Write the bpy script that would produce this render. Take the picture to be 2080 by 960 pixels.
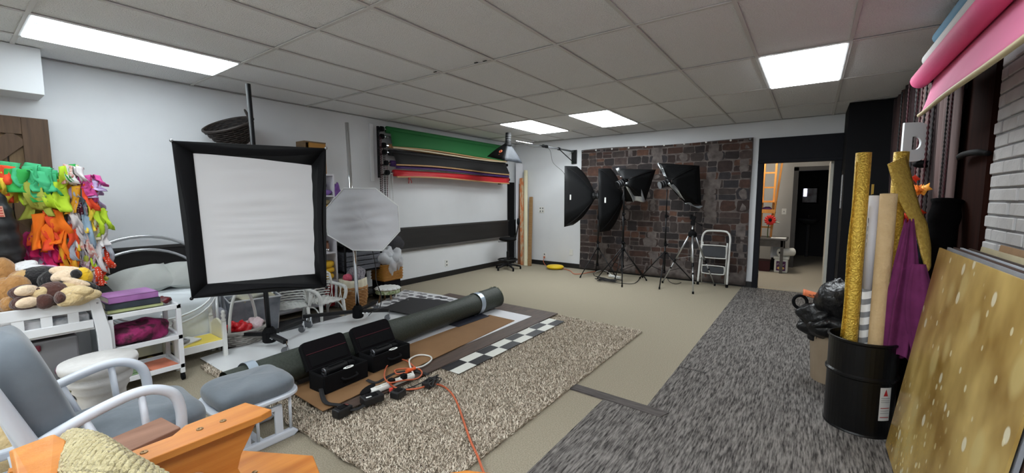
import bpy, math, random
import numpy as np
from mathutils import Vector, Matrix, Euler

for o in list(bpy.data.objects): bpy.data.objects.remove(o)
SC = bpy.context.scene
COL = SC.collection
PI = math.pi
rnd = random.Random(7)

# ------------------------------------------------------------------ camera
cam = bpy.data.cameras.new('camera'); camo = bpy.data.objects.new('camera', cam); COL.objects.link(camo)
camo.location = (0, 0, 1.415)
camo.rotation_euler = (math.radians(90-5.28), 0, math.radians(35.78))
cam.sensor_width = 36; cam.lens = 843.4/2080*36; cam.clip_start = .02; cam.clip_end = 60
SC.camera = camo
# ------------------------------------------------------------------ world, exposure
wd = bpy.data.worlds.new('world'); SC.world = wd; wd.use_nodes = True
bg = wd.node_tree.nodes['Background']; bg.inputs[0].default_value = (.72, .82, 1, 1); bg.inputs[1].default_value = .1
vs = SC.view_settings
vs.view_transform = 'Standard'; vs.look = 'None'; vs.gamma = 1; vs.use_curve_mapping = False
vs.exposure = 1.22
LIGHT = 8.0

# ------------------------------------------------------------------ materials
def lin(c):
    return tuple(((x/255)/12.92 if x/255 <= .04045 else ((x/255+.055)/1.055)**2.4) for x in c)
MATS = {}
def M(name, rgb, rough=.6, metal=0., n=None, bump=None, stretch=None, emit=None, trans=0., alpha=1., sheen=0., spec=.5):
    if name in MATS: return MATS[name]
    m = bpy.data.materials.new(name); m.use_nodes = True; MATS[name] = m
    nt = m.node_tree; b = nt.nodes['Principled BSDF']
    c = lin(rgb)+(1,)
    b.inputs['Base Color'].default_value = c
    b.inputs['Roughness'].default_value = rough; b.inputs['Metallic'].default_value = metal
    b.inputs['Specular IOR Level'].default_value = spec
    if trans: b.inputs['Transmission Weight'].default_value = trans
    if alpha < 1: b.inputs['Alpha'].default_value = alpha
    if sheen: b.inputs['Sheen Weight'].default_value = sheen
    if emit:
        b.inputs['Emission Color'].default_value = lin(emit[0])+(1,); b.inputs['Emission Strength'].default_value = emit[1]
    if n or bump:
        tc = nt.nodes.new('ShaderNodeTexCoord'); mp = nt.nodes.new('ShaderNodeMapping')
        nt.links.new(tc.outputs['Object'], mp.inputs[0])
        if stretch: mp.inputs['Scale'].default_value = stretch
    if n:
        t = nt.nodes.new('ShaderNodeTexNoise'); t.inputs['Scale'].default_value = n[1]; t.inputs['Detail'].default_value = 4
        nt.links.new(mp.outputs[0], t.inputs[0])
        r = nt.nodes.new('ShaderNodeValToRGB')
        w = n[2] if len(n) > 2 else .2
        r.color_ramp.elements[0].position = .5-w; r.color_ramp.elements[1].position = .5+w
        r.color_ramp.elements[0].color = c; r.color_ramp.elements[1].color = lin(n[0])+(1,)
        nt.links.new(t.outputs[0], r.inputs[0]); nt.links.new(r.outputs[0], b.inputs['Base Color'])
    if bump:
        t2 = nt.nodes.new('ShaderNodeTexNoise'); t2.inputs['Scale'].default_value = bump[0]; t2.inputs['Detail'].default_value = 3
        nt.links.new(mp.outputs[0], t2.inputs[0])
        bp = nt.nodes.new('ShaderNodeBump'); bp.inputs['Strength'].default_value = bump[1]; bp.inputs['Distance'].default_value = bump[2] if len(bump) > 2 else .01
        nt.links.new(t2.outputs[0], bp.inputs['Height']); nt.links.new(bp.outputs[0], b.inputs['Normal'])
    return m
def wood(name, a, bcol, sc=3, stretch=(1, 12, 12), rough=.5):
    return M(name, a, rough, n=(bcol, sc, .25), bump=(30, .15, .004), stretch=stretch)

# ------------------------------------------------------------------ mesh collector
def rot(*e): return Euler(tuple(math.radians(x) for x in e)).to_matrix()
I3 = Matrix.Identity(3)
class MB:
    def __init__(s): s.v = []; s.f = []; s.m = []; s.mi = 0
    def add(s, vs_, fs):
        o = len(s.v); s.v += [tuple(v) for v in vs_]; s.f += [tuple(i+o for i in f) for f in fs]; s.m += [s.mi]*len(fs); return s
    def box(s, x0, x1, y0, y1, z0, z1):
        return s.add([(x0,y0,z0),(x1,y0,z0),(x1,y1,z0),(x0,y1,z0),(x0,y0,z1),(x1,y0,z1),(x1,y1,z1),(x0,y1,z1)],
                     [(3,2,1,0),(4,5,6,7),(0,1,5,4),(1,2,6,5),(2,3,7,6),(3,0,4,7)])
    def ob(s, c, size, R=None):
        R = R or I3; c = Vector(c); h = [q/2 for q in size]
        vs_ = [c+R@Vector((sx*h[0], sy*h[1], sz*h[2])) for sz in (-1,1) for sx, sy in ((-1,-1),(1,-1),(1,1),(-1,1))]
        return s.add(vs_, [(3,2,1,0),(4,5,6,7),(0,1,5,4),(1,2,6,5),(2,3,7,6),(3,0,4,7)])
    def beam(s, p0, p1, w, h, up=(0,0,1)):
        p0 = Vector(p0); p1 = Vector(p1); d = (p1-p0).normalized(); u = Vector(up)
        if abs(d.dot(u)) > .98: u = Vector((1,0,0))
        a = d.cross(u).normalized(); b = a.cross(d)
        vs_ = [p+a*(sx*w/2)+b*(sy*h/2) for p in (p0, p1) for sx, sy in ((-1,-1),(1,-1),(1,1),(-1,1))]
        return s.add(vs_, [(3,2,1,0),(4,5,6,7),(0,1,5,4),(1,2,6,5),(2,3,7,6),(3,0,4,7)])
    def tube(s, pts, r, n=8, closed=False):
        pts = [Vector(p) for p in pts]; N = len(pts)
        rs = r if isinstance(r, (list, tuple)) else [r]*N
        T = []
        for i in range(N):
            a = pts[i-1] if (i > 0 or closed) else pts[i]; b = pts[(i+1) % N] if (i < N-1 or closed) else pts[i]
            t = b-a; T.append(t.normalized() if t.length > 1e-9 else Vector((0,0,1)))
        u = Vector((0,0,1)) if abs(T[0].z) < .9 else Vector((1,0,0))
        u = (u-T[0]*u.dot(T[0])).normalized(); vs_ = []
        for i in range(N):
            u = u-T[i]*u.dot(T[i])
            u = u.normalized() if u.length > 1e-6 else T[i].orthogonal().normalized()
            w = T[i].cross(u)
            for k in range(n):
                a = 2*PI*k/n; vs_.append(pts[i]+(u*math.cos(a)+w*math.sin(a))*rs[i])
        fs = []
        for i in range(N if closed else N-1):
            j = (i+1) % N
            for k in range(n):
                l = (k+1) % n; fs.append((i*n+k, i*n+l, j*n+l, j*n+k))
        if not closed: fs += [tuple(range(n-1,-1,-1)), tuple((N-1)*n+k for k in range(n))]
        return s.add(vs_, fs)
    def cyl(s, p0, p1, r, n=12, r1=None): return s.tube([p0, p1], [r, r if r1 is None else r1], n)
    def lathe(s, prof, c, n=24, R=None, cap=True):
        R = R or I3; c = Vector(c); vs_ = []
        for (r, z) in prof:
            for k in range(n):
                a = 2*PI*k/n; vs_.append(c+R@Vector((r*math.cos(a), r*math.sin(a), z)))
        fs = [(i*n+k, i*n+(k+1) % n, (i+1)*n+(k+1) % n, (i+1)*n+k) for i in range(len(prof)-1) for k in range(n)]
        if cap: fs += [tuple(range(n-1,-1,-1)), tuple((len(prof)-1)*n+k for k in range(n))]
        return s.add(vs_, fs)
    def grid(s, f, nu, nv, cu=False):
        vs_ = [f(i/(nu if cu else nu-1), j/(nv-1)) for j in range(nv) for i in range(nu)]
        fs = [(j*nu+i, j*nu+(i+1) % nu, (j+1)*nu+(i+1) % nu, (j+1)*nu+i) for j in range(nv-1) for i in range(nu if cu else nu-1)]
        return s.add(vs_, fs)
    def blob(s, c, r, R=None, nu=14, nv=9, noise=0., seed=0, e=1.):
        R = R or I3; c = Vector(c); g = random.Random(seed)
        ph = [(g.uniform(0,6), g.uniform(0,6), g.randint(2,4)) for _ in range(3)]
        def sp(x): return math.copysign(abs(x)**e, x)
        vs_ = []
        for j in range(1, nv):
            th = PI*j/nv
            for i in range(nu):
                a = 2*PI*i/nu
                k = 1+noise*sum(math.sin(q*a+p)*math.sin(q*th+t) for p, t, q in ph)
                vs_.append(c+R@Vector((r[0]*sp(math.sin(th))*sp(math.cos(a))*k, r[1]*sp(math.sin(th))*sp(math.sin(a))*k, r[2]*sp(math.cos(th))*k)))
        vs_ += [c+R@Vector((0,0,r[2])), c+R@Vector((0,0,-r[2]))]
        m = (nv-1)*nu; fs = [(j*nu+(i+1) % nu, j*nu+i, (j+1)*nu+i, (j+1)*nu+(i+1) % nu) for j in range(nv-2) for i in range(nu)]
        fs += [(m, i, (i+1) % nu) for i in range(nu)] + [(m+1, (nv-2)*nu+(i+1) % nu, (nv-2)*nu+i) for i in range(nu)]
        return s.add(vs_, fs)
    def prism(s, pts, d):
        n = len(pts); d = Vector(d); a = [Vector(p) for p in pts]
        return s.add(a+[p+d for p in a], [tuple(range(n-1,-1,-1)), tuple(range(n,2*n))]+[(i,(i+1) % n,n+(i+1) % n,n+i) for i in range(n)])
def V(*a): return Vector(a if len(a) > 1 else a[0])
def lerp(a, b, t): return Vector(a)*(1-t)+Vector(b)*t
def spl(pts, k=6, closed=False):
    pts = [Vector(p) for p in pts]; N = len(pts); out = []
    for i in range(N if closed else N-1):
        if closed: p0, p1, p2, p3 = pts[i-1], pts[i], pts[(i+1) % N], pts[(i+2) % N]
        else: p0, p1, p2, p3 = pts[max(i-1,0)], pts[i], pts[i+1], pts[min(i+2,N-1)]
        for j in range(k):
            t = j/k; out.append(.5*((2*p1)+(p2-p0)*t+(2*p0-5*p1+4*p2-p3)*t*t+(3*p1-p0-3*p2+p3)*t**3))
    if not closed: out.append(pts[-1])
    return out
def circ(c, r, n=24, R=None, a0=0, a1=2*PI, full=True):
    R = R or I3; c = Vector(c); m = n if full else n+1
    return [c+R@Vector((r*math.cos(a0+(a1-a0)*k/n), r*math.sin(a0+(a1-a0)*k/n), 0)) for k in range(m)]

OFF = {}
def build(mb, name, mat, parent=None, smooth=False, bevel=0, solid=0, sub=0, label=None):
    me = bpy.data.meshes.new(name)
    if parent is not None: off = OFF[parent.name]
    else:
        xs = [v[0] for v in mb.v]; ys = [v[1] for v in mb.v]; zs = [v[2] for v in mb.v]
        off = Vector(((min(xs)+max(xs))/2, (min(ys)+max(ys))/2, min(zs)))
    me.from_pydata([(v[0]-off[0], v[1]-off[1], v[2]-off[2]) for v in mb.v], [], mb.f)
    for m in (mat if isinstance(mat, (list, tuple)) else [mat]): me.materials.append(m)
    if isinstance(mat, (list, tuple)) and len(mat) > 1: me.polygons.foreach_set('material_index', mb.m)
    if smooth: me.polygons.foreach_set('use_smooth', [True]*len(me.polygons))
    o = bpy.data.objects.new(name, me); COL.objects.link(o)
    if parent is not None: o.parent = parent
    else: o.location = off
    OFF[o.name] = off
    if bevel:
        b = o.modifiers.new('bevel', 'BEVEL'); b.width = bevel; b.segments = 2; b.limit_method = 'ANGLE'; b.angle_limit = math.radians(40)
    if solid:
        b = o.modifiers.new('solid', 'SOLIDIFY'); b.thickness = abs(solid); b.offset = -1 if solid > 0 else 1
    if sub:
        b = o.modifiers.new('sub', 'SUBSURF'); b.levels = sub; b.render_levels = sub
    if label: o['label'] = label
    return o
def tag(o, label, cat, group=None):
    o['label'] = label; o['category'] = cat
    if group: o['group'] = group
    return o
def T(name, label, cat, loc, group=None):
    o = bpy.data.objects.new(name, None); COL.objects.link(o); o.location = loc; o.empty_display_size = .05
    OFF[o.name] = Vector(loc); return tag(o, label, cat, group)
def solo(name, label, cat, mb, mat, group=None, **k): return tag(build(mb, name, mat, **k), label, cat, group)
def struct(name, mb, mat, parent=None, **k):
    o = build(mb, name, mat, parent, **k)
    if parent is None: o['kind'] = 'structure'
    return o
def B(*a): return MB().box(*a)
def Tb(*a, **k): return MB().tube(*a, **k)

# ------------------------------------------------------------------ common materials
wht = M('white_paint', (232,234,236), .45, n=((222,225,228), 6, .3))
blk = M('black_metal', (18,18,20), .4, spec=.3)
blkm = M('black_matte', (15,15,17), .8, spec=.15)
chrome = M('chrome', (225,227,230), .12, 1.)
steel = M('brushed_steel', (170,172,176), .35, 1.)
greyp = M('grey_plastic', (110,112,115), .5)
cardb = M('cardboard', (150,112,70), .85, n=((165,126,84), 5, .3), bump=(60,.2,.002))
# ================================================================== THE SETTING
XL, XR, YB, YF, HC = -5.32, .80, 7.50, -4.0, 2.585
beige = M('beige_carpet', (142,133,115), .95, n=((170,161,143), 140, .16), bump=(220,.6,.006), spec=.1)
struct('floor', B(XL-.1, XR+.1, YF-.1, YB+.05, -.1, 0), beige)
dk = M('dark_streaked_carpet', (56,53,52), .95, n=((136,131,127), 80, .17), bump=(70,.4,.004), stretch=(1.5,.16,1), spec=.1)
fd = struct('floor_dark_carpet', MB().prism([(-1.12,-4,.0),(.8,-4,.0),(.8,7.52,.0),(-.84,7.52,.0),(-.84,2.7,.0),(-1.12,2.7,.0)], (0,0,.006)), dk)
seamm = M('carpet_seam', (26,25,25), .9)
for (x0,x1,y) in ((-.83,-.62,3.55),(-.84,-.66,5.0),(-.45,.1,2.1)): build(B(x0,x1,y,y+.006,.006,.0075), 'seam', seamm, fd)
strip = M('carpet_strip', (62,57,56), .9, n=((96,90,87), 40, .2), stretch=(.25,3,1), bump=(80,.4,.004))
struct('trim_1', MB().prism([(-1.40,2.66,0),(-.72,2.64,0),(-.69,2.73,0),(-1.40,2.75,0)], (0,0,.011)), strip)
wallw = M('white_wall', (224,226,229), .75, n=((216,218,221), 2.5, .3), bump=(90,.06,.003))
struct('wall_left', B(XL-.1, XL, YF-.1, YB+.1, 0, HC+.1), wallw)
wb = MB(); wb.box(XL, -.66, YB, YB+.1, 0, HC+.1); wb.box(.24, XR+.1, YB, YB+.1, 0, HC+.1); wb.box(-.66, .24, YB, YB+.1, 1.98, HC+.1)
struct('wall_back', wb, wallw)
struct('wall_front', B(XL-.1, XR+.1, YF-.1, YF, 0, HC+.1), wallw)
mort = M('mortar_paint', (150,150,152), .85, n=((165,165,168), 30, .3), bump=(80,.4,.004))
wr = struct('wall_right', B(XR, XR+.1, YF-.1, YB+.1, 0, HC+.1), mort)
brm = M('painted_brick', (186,184,184), .7, n=((204,202,202), 9, .35), bump=(45,.5,.006))
bs = []
for k in range(3):
    mb = MB(); g = random.Random(k); j = [g.uniform(-.004,.004) for _ in range(8)]
    mb.box(-.012+j[0], .0, -.098+j[1], .098+j[2], -.0295+j[3]*.5, .0295)
    me = bpy.data.meshes.new('brick'); me.from_pydata(mb.v, [], mb.f); me.materials.append(brm); bs.append(me)
ob0 = None
nrow = 0
z = .86
while z < HC-.03:
    y = 3.42-.1+(.103 if nrow % 2 else 0)
    first = True
    while y > 1.25:
        o = bpy.data.objects.new('brick', bs[rnd.randrange(3)]); COL.objects.link(o); o.parent = wr
        o.location = Vector((XR, y-(.05 if (nrow % 2 and first) else 0), z))-OFF[wr.name]
        if nrow % 2 and first: o.scale.y = .48
        if nrow % 2 and first: o.location.y = 3.37-OFF[wr.name].y
        first = False
        if o.name not in OFF: OFF[o.name] = OFF[wr.name]
        b = o.modifiers.new('bevel', 'BEVEL'); b.width = .004; b.segments = 1
        y -= .206
        if nrow % 2 and abs(y-(3.42-.1+.103-.206)) < .001: pass
    z += .0715; nrow += 1
# dark wooden panel beside the bricks
dwood = M('dark_stained_panel', (46,24,18), .9, n=((30,16,13), 3, .25), stretch=(8,8,.6), spec=.05)
struct('trim_2', B(.775, XR, 3.44, 4.0, 0, HC), dwood)
# black pillar by the doorway
blkp = M('black_wall_paint', (19,19,21), .8, n=((24,24,27), 4, .3), spec=.15)
struct('wall_pillar', B(.31, XR, 6.7, YB, 0, HC), blkp)
# doorway
dr = bpy.data.objects.new('door_1', None); COL.objects.link(dr); dr.location = (-.2, YB, 0); OFF[dr.name] = Vector((-.2,YB,0)); dr['kind'] = 'structure'
navy = M('navy_black_trim', (24,25,31), .7, spec=.2)
build(B(-.71, .31, YB-.03, YB, 1.99, 2.32), 'header_panel', navy, dr)
build(B(-.71, -.635, YB-.035, YB+.1, 0, 1.99), 'jamb', navy, dr, bevel=.004)
build(B(.225, .31, YB-.035, YB+.1, 0, 1.99), 'jamb', navy, dr, bevel=.004)
build(B(-.71, .31, YB-.05, YB+.1, 1.945, 1.99), 'lintel', navy, dr, bevel=.004)
build(B(-.64, .23, YB-.01, YB+.1, 0, .008), 'threshold', M('threshold_metal', (190,180,160), .4, .6), dr)
build(B(.19, .226, YB+.1, YB+.85, 0, 1.96), 'open_door_leaf', M('cream_door', (190,188,178), .6), dr, bevel=.003)
build(MB().blob((-.635,YB+.05,.25), (.006,.02,.04)), 'hinge', steel, dr, smooth=True)
# skirting
bb = M('black_skirting', (24,23,24), .5)
struct('baseboard_left', B(XL, XL+.018, YF, YB, 0, .095), bb, bevel=.004)
struct('baseboard_back', B(XL, -.71, YB-.018, YB, 0, .095), bb, bevel=.004)
# black rail board along the left wall
rail = bpy.data.objects.new('trim_3', None); COL.objects.link(rail); rail.location = (XL, 3.5, .58); OFF[rail.name] = Vector((XL,3.5,.58)); rail['kind'] = 'structure'
build(B(XL, XL+.025, -.3, YB, .6, .915), 'rail_board', M('black_board', (26,24,24), .55, n=((40,38,38), 5, .3), stretch=(1,.2,3)), rail)
gl = wood('grey_ledge_wood', (96,92,90), (62,60,58), 4, (10,.6,10), .6)
build(B(XL, XL+.04, -.3, YB, .555, .6), 'ledge', gl, rail, bevel=.003)
build(B(XL, XL+.032, -.3, YB, .915, .945), 'cap_moulding', M('dark_cap', (58,56,55), .5), rail, bevel=.003)
struct('soffit', B(XL, -5.0, YF, .58, 2.23, HC), wallw, bevel=.003)
# ------------------------------------------------------------------ ceiling: tiles hung in a metal grid
ceilm = M('ceiling_backing', (60,60,60), .9)
ce = struct('ceiling', B(XL-.1, XR+.1, YF-.1, YB+.1, HC+.12, HC+.2), ceilm)
tilem = M('ceiling_tile', (230,230,231), .95, n=((243,243,243), 120, .14), bump=(110,.9,.012), spec=.1)
gx = [XL+.61*i for i in range(11)]; gy = [1.659+1.223*j for j in range(-5, 6)]
LIGHTS = [(1,-1),(2,3),(4,3),(8,2),(8,-1),(4,-2),(7,-3),(5,-4),(2,-4),(8,-4)]   # column, row of the lit panels; the unseen ones are added for fill light
tm = {}
for i in range(10):
    x0, x1 = gx[i], min(gx[i+1], XR)
    for j in range(10):
        y0, y1 = max(gy[j], YF), min(gy[j+1], YB)
        if y1-y0 < .05 or (i, j-5) in LIGHTS: continue
        key = (round(x1-x0,2), round(y1-y0,2))
        if key not in tm:
            a, b = (x1-x0)/2-.004, (y1-y0)/2-.004
            me = bpy.data.meshes.new('ceiling_tile'); q = MB().box(-a, a, -b, b, 0, .018); me.from_pydata(q.v, [], q.f); me.materials.append(tilem); tm[key] = me
        o = bpy.data.objects.new('ceiling_tile', tm[key]); COL.objects.link(o); o.parent = ce
        o.location = Vector(((x0+x1)/2, (y0+y1)/2, HC+.004+rnd.uniform(0,.004)))-OFF[ce.name]
tb = M('ceiling_bar', (206,204,202), .6)
g = MB()
for x in gx[1:10]: g.box(x-.012, x+.012, YF, YB, HC-.004, HC+.002); g.box(x-.002, x+.002, YF, YB, HC, HC+.04)
for y in gy[1:10]:
    if YF < y < YB: g.box(XL, XR, y-.012, y+.012, HC-.0045, HC+.0025)
build(g, 'ceiling_grid', tb, ce)
g = MB(); g.box(XL, XL+.022, YF, YB, HC-.006, HC-.002); g.box(XL, XR, YB-.022, YB, HC-.006, HC-.002); g.box(XR-.022, XR, YF, YB, HC-.006, HC-.002)
build(g, 'wall_angle', M('wall_angle_metal', (165,163,160), .5), ce)
for (x, y) in ((-2.42,2.83),(-2.33,2.84),(-2.9,2.81)): build(B(x-.018,x+.018,y-.009,y+.004,HC-.009,HC-.004), 'grid_clip', blk, ce)
# ------------------------------------------------------------------ fluorescent panels
lensm = M('lit_lens', (235,250,255), .4, emit=((240,247,250), LIGHT)); lensd = M('lit_lens_dim', (235,250,255), .4, emit=((236,247,252), LIGHT*.5))
framem = M('fixture_frame', (205,205,205), .4)
lamp_lab = {(1,-1):'long lit ceiling panel nearest the white soffit, above the toys', (2,3):'lit ceiling panel farther left, above the boom arm softbox', (4,3):'lit ceiling panel in front of the stone backdrop', (8,2):'large lit ceiling panel nearest the pink paper roll'}
def fixture(c, r, lab, grp):
    x0, x1 = gx[c], gx[c+1]; y0, y1 = gy[r+5], gy[r+6]
    t = T('ceiling_light', lab, 'ceiling light', ((x0+x1)/2, (y0+y1)/2, HC-.004), grp)
    f = MB(); d = .022
    f.box(x0+.005,x0+d,y0+.005,y1-.005,HC-.006,HC+.05); f.box(x1-d,x1-.005,y0+.005,y1-.005,HC-.006,HC+.05)
    f.box(x0+d,x1-d,y0+.005,y0+d,HC-.006,HC+.05); f.box(x0+d,x1-d,y1-d,y1-.005,HC-.006,HC+.05)
    build(f, 'frame', framem, t)
    build(MB().prism([(x0+d,y0+d,HC+.002),(x1-d,y0+d,HC+.002),(x1-d,y1-d,HC+.002),(x0+d,y1-d,HC+.002)], (0,0,-.014)), 'lens', lensd if (c,r) == (1,-1) else lensm, t)
    for k in ((1, 2, 3) if (c,r) == (1,-1) else ()): build(B(x0+(x1-x0)*k/4-.011, x0+(x1-x0)*k/4+.011, y0+d+.01, y1-d-.01, HC-.0135, HC-.0125), 'dim_tube_line', M('dim_tube_line', (205,220,225), .4, emit=((215,232,238), .36)), t)  # dimmer glowing strips stand in for tube lines showing through the lens
for (c, r) in LIGHTS: fixture(c, r, lamp_lab.get((c,r), {(8,-1):'added unseen ceiling panel just overhead right of the photographer',(4,-2):'added ceiling panel above the glider chair, unseen just out of the picture',(7,-3):'added unseen ceiling panel close behind the photographer',(5,-4):'middle one of the three rearmost added unseen ceiling panels',(2,-4):'rearmost added unseen ceiling panel nearest the left wall',(8,-4):'rearmost added unseen ceiling panel nearest the brick wall'}.get((c,r))), 'lit ceiling panels' if (c,r) in lamp_lab else 'added unseen ceiling panels for fill light')
# wall plates
def plate(name, label, cat, c, axis, holes, sz=(.075,.12)):
    t = T(name, label, cat, c)
    def bx(u0,u1,v0,v1,d0,d1):
        if axis == 'x': return B(c[0]+d0, c[0]+d1, c[1]+u0, c[1]+u1, c[2]+v0, c[2]+v1)
        return B(c[0]+u0, c[0]+u1, c[1]-d1, c[1]-d0, c[2]+v0, c[2]+v1)
    build(bx(-sz[0]/2,sz[0]/2,-sz[1]/2,sz[1]/2,0,.008), 'cover_plate', M('plate_white', (226,226,222), .4), t, bevel=.002)
    for (u, v) in holes: build(bx(u-.014,u+.014,v-.016,v+.016,.008,.012), 'socket', greyp, t, bevel=.002)
plate('wall_outlet', 'white wall outlet on the left wall below the black board', 'outlet', (XL,5.35,.24), 'x', ((0,.03),(0,-.03)))
plate('wall_outlet', 'four-socket wall outlet beside the leaning planks, at chest height', 'outlet', (-4.63,YB,1.17), 'y', ((-.03,.03),(.03,.03),(-.03,-.03),(.03,-.03)), (.13,.13))
plate('wall_outlet', 'low white wall outlet above the yellow cord reel, with the orange plug', 'outlet', (-4.55,YB,.2), 'y', ((0,.03),(0,-.03)))
plate('wall_outlet', 'blank white wall plate beside the stone backdrop', 'outlet', (-3.92,YB,.32), 'y', (), (.075,.12))
# ------------------------------------------------------------------ the hall behind the doorway
struct('floor_hall', B(-2.2, 1.2, YB, 12.6, -.1, .0), M('hall_carpet', (150,143,130), .95, n=((170,163,150), 120, .2), spec=.1))
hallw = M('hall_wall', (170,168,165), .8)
mb = MB(); mb.box(-2.2,-.3,10.2,10.3,0,2.6); mb.box(-.3,.5,10.2,10.3,2.0,2.6); mb.box(.42,1.2,10.2,10.3,0,2.6)
struct('wall_hall', mb, hallw)
struct('wall_hall_side', B(-2.3,-2.2,YB+.1,12.6,0,2.6), hallw)
struct('wall_hall_right', B(1.2,1.3,YB+.1,12.6,0,2.6), hallw)
struct('ceiling_hall', B(-2.3,1.3,YB+.1,12.6,2.6,2.7), hallw)
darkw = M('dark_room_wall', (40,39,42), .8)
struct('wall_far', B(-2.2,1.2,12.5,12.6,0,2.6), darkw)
d2 = bpy.data.objects.new('door_2', None); COL.objects.link(d2); d2.location = (0,10.2,0); OFF[d2.name] = Vector((0,10.2,0)); d2['kind'] = 'structure'
for a in ((-.33,-.25,10.17,10.32,0,2.03),(.36,.44,10.17,10.32,0,2.03),(-.33,.44,10.17,10.32,1.96,2.04)): build(B(*a), 'jamb' if a[5] == 2.03 and a[4] == 0 else 'lintel', M('charcoal_jamb', (62,61,62), .6), d2)
t = T('ceiling_light', 'added hall ceiling light, unseen behind the door header', 'ceiling light', (-.9,8.9,2.59))  # unseen lamp added to brighten the hall
build(B(-1.2,-.6,8.6,9.2,2.575,2.6), 'frame', framem, t); build(B(-1.17,-.63,8.63,9.17,2.57,2.575), 'lens', M('hall_lens', (255,246,225), .4, emit=((255,246,230), LIGHT*1.9)), t)
# ================================================================== BACK WALL
# printed stone backdrop: a cloth with the stones printed flat on it
g = random.Random(11)
SX0, SX1, SZ0, SZ1 = -3.71, -.79, .03, 2.345
def wv(x, z): return 7.47-.006*math.sin(5*x+1)*math.sin(1.5*z)-.004*math.sin(13*x)-.02*max(0,1-z/.5)**2
bd = T('stone_print_backdrop', 'dark cloth backdrop printed with brown stone blocks, pinned to the wall', 'backdrop', ((SX0+SX1)/2, 7.47, SZ0))
mb = MB().grid(lambda u, v: (SX0+(SX1-SX0)*u+.006*math.sin(9*v), wv(SX0+(SX1-SX0)*u, v*2.3), SZ0+(SZ1-SZ0)*v+(.012*math.sin(8*u)-.01*u)*v), 60, 30)
build(mb, 'cloth', M('stone_print_mortar', (116,107,103), .9, n=((74,66,64), 9, .2)), bd, smooth=True, solid=-.002)
pal = [(62,48,45),(80,56,48),(56,52,55),(92,62,50),(70,60,57),(50,43,43),(100,70,56),(80,66,62)]
sm = [M('stone_print_%d' % i, c, .9, n=(tuple(int(q*.68) for q in c), 11, .22)) for i, c in enumerate(pal)]
mb = MB()
def stone(x0, x1, z0, z1):
    mb.mi = g.choices(range(8), (5,4,4,2,4,5,1,3))[0]
    w, h = x1-x0, z1-z0; r = min(w,h)*g.uniform(.12,.3); j = min(w,h)*.07; pts = []
    for (cx, cz, a0) in ((x1-r,z1-r,0),(x0+r,z1-r,PI/2),(x0+r,z0+r,PI),(x1-r,z0+r,1.5*PI)):
        for k in range(3):
            a = a0+PI/4*k; pts.append((cx+r*math.cos(a)+g.uniform(-j,j), cz+r*math.sin(a)+g.uniform(-j,j)))
    pts = [(min(max(x,SX0+.004),SX1-.004), min(max(q,SZ0+.004),SZ1-.016)) for x, q in pts]
    mb.add([(x, wv(x,q)-.0035, q) for x, q in pts], [tuple(range(12))])
z = SZ0
while z < SZ1-.04:
    h = g.choice((.09,.12,.14,.17,.19)); h = min(h, SZ1-z)
    x = SX0
    while x < SX1-.03:
        w = g.uniform(.12,.36); w = SX1-x if SX1-x-w < .1 else w
        m_ = .006
        if h > .16 and g.random() < .35: stone(x+m_, x+w-m_, z+m_, z+h*.5-m_/2); stone(x+m_, x+w-m_, z+h*.5+m_/2, z+h-m_)
        elif h > .11 and w > .26 and g.random() < .4:
            q = w*g.uniform(.4,.6); stone(x+m_, x+q-m_, z+m_, z+h-m_); stone(x+q+m_/2, x+w-m_, z+m_, z+h*.55); stone(x+q+m_/2, x+w-m_, z+h*.58, z+h-m_)
        else: stone(x+m_, x+w-m_, z+m_+g.uniform(0,.012), z+h-m_)
        x += w
    z += h
build(mb, 'stone_print', sm, bd, smooth=True)
for k, x in enumerate((-3.68,-3.4,-3.08,-2.76,-2.45,-2.13,-1.8,-1.46,-1.1,-.83)): build(MB().blob((x,7.455,2.325),(.016,.008,.016)), 'push_pin', M('pin_white', (225,225,222), .4) if k not in (0,9) else greyp, bd, smooth=True)

# ---- light stands and their softboxes
def stand(name, label, c, h, az, rad=.5, hub=.52, tilt=(0,0)):
    t = T(name, label, 'light stand', (c[0],c[1],0), 'light stands by the stone backdrop')
    x, y = c; tx, ty = tilt
    def P(z): return (x+tx*z, y+ty*z, z)
    build(Tb([P(.2), P(h*.42)], .015, n=10), 'pole', blk, t, smooth=True)
    build(Tb([P(h*.42), P(h*.72)], .0125, n=10), 'pole', blk, t, smooth=True)
    build(Tb([P(h*.72), P(h)], .010, n=10), 'pole', blk, t, smooth=True)
    for z in (.2, hub, h*.42, h*.72): build(MB().cyl(P(z-.025), P(z+.025), .021, 10), 'collar', blkm, t)
    for z in (hub, h*.42, h*.72): build(MB().cyl((P(z)[0]+.015,P(z)[1]-.02,z), (P(z)[0]+.05,P(z)[1]-.035,z), .011, 8), 'knob', blkm, t)
    for a in az:
        a = math.radians(a); d = Vector((math.cos(a), math.sin(a), 0))
        f = V(x,y,0)+d*rad; f.z = .008; top = V(P(hub))+d*.02
        l = build(Tb([top, f], .0095, n=8), 'leg', blk, t, smooth=True)
        build(MB().cyl(f-V(0,0,.008)-d*.004, f+V(0,0,.025)-d*.02, .013, 8), 'rubber_foot', blkm, l)
        build(MB().beam(V(P(.2))+d*.015, lerp(top, f, .5), .012, .006), 'brace', blk, t)
    return t
sbk = M('softbox_black', (13,14,16), .6, bump=(14,.25,.01), spec=.25)
sil = M('softbox_silver', (205,210,214), .28, .75, bump=(10,.5,.02))
dif = M('diffuser_cloth', (225,226,228), .8)
tagw = M('label_white', (235,235,232), .6)
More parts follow.
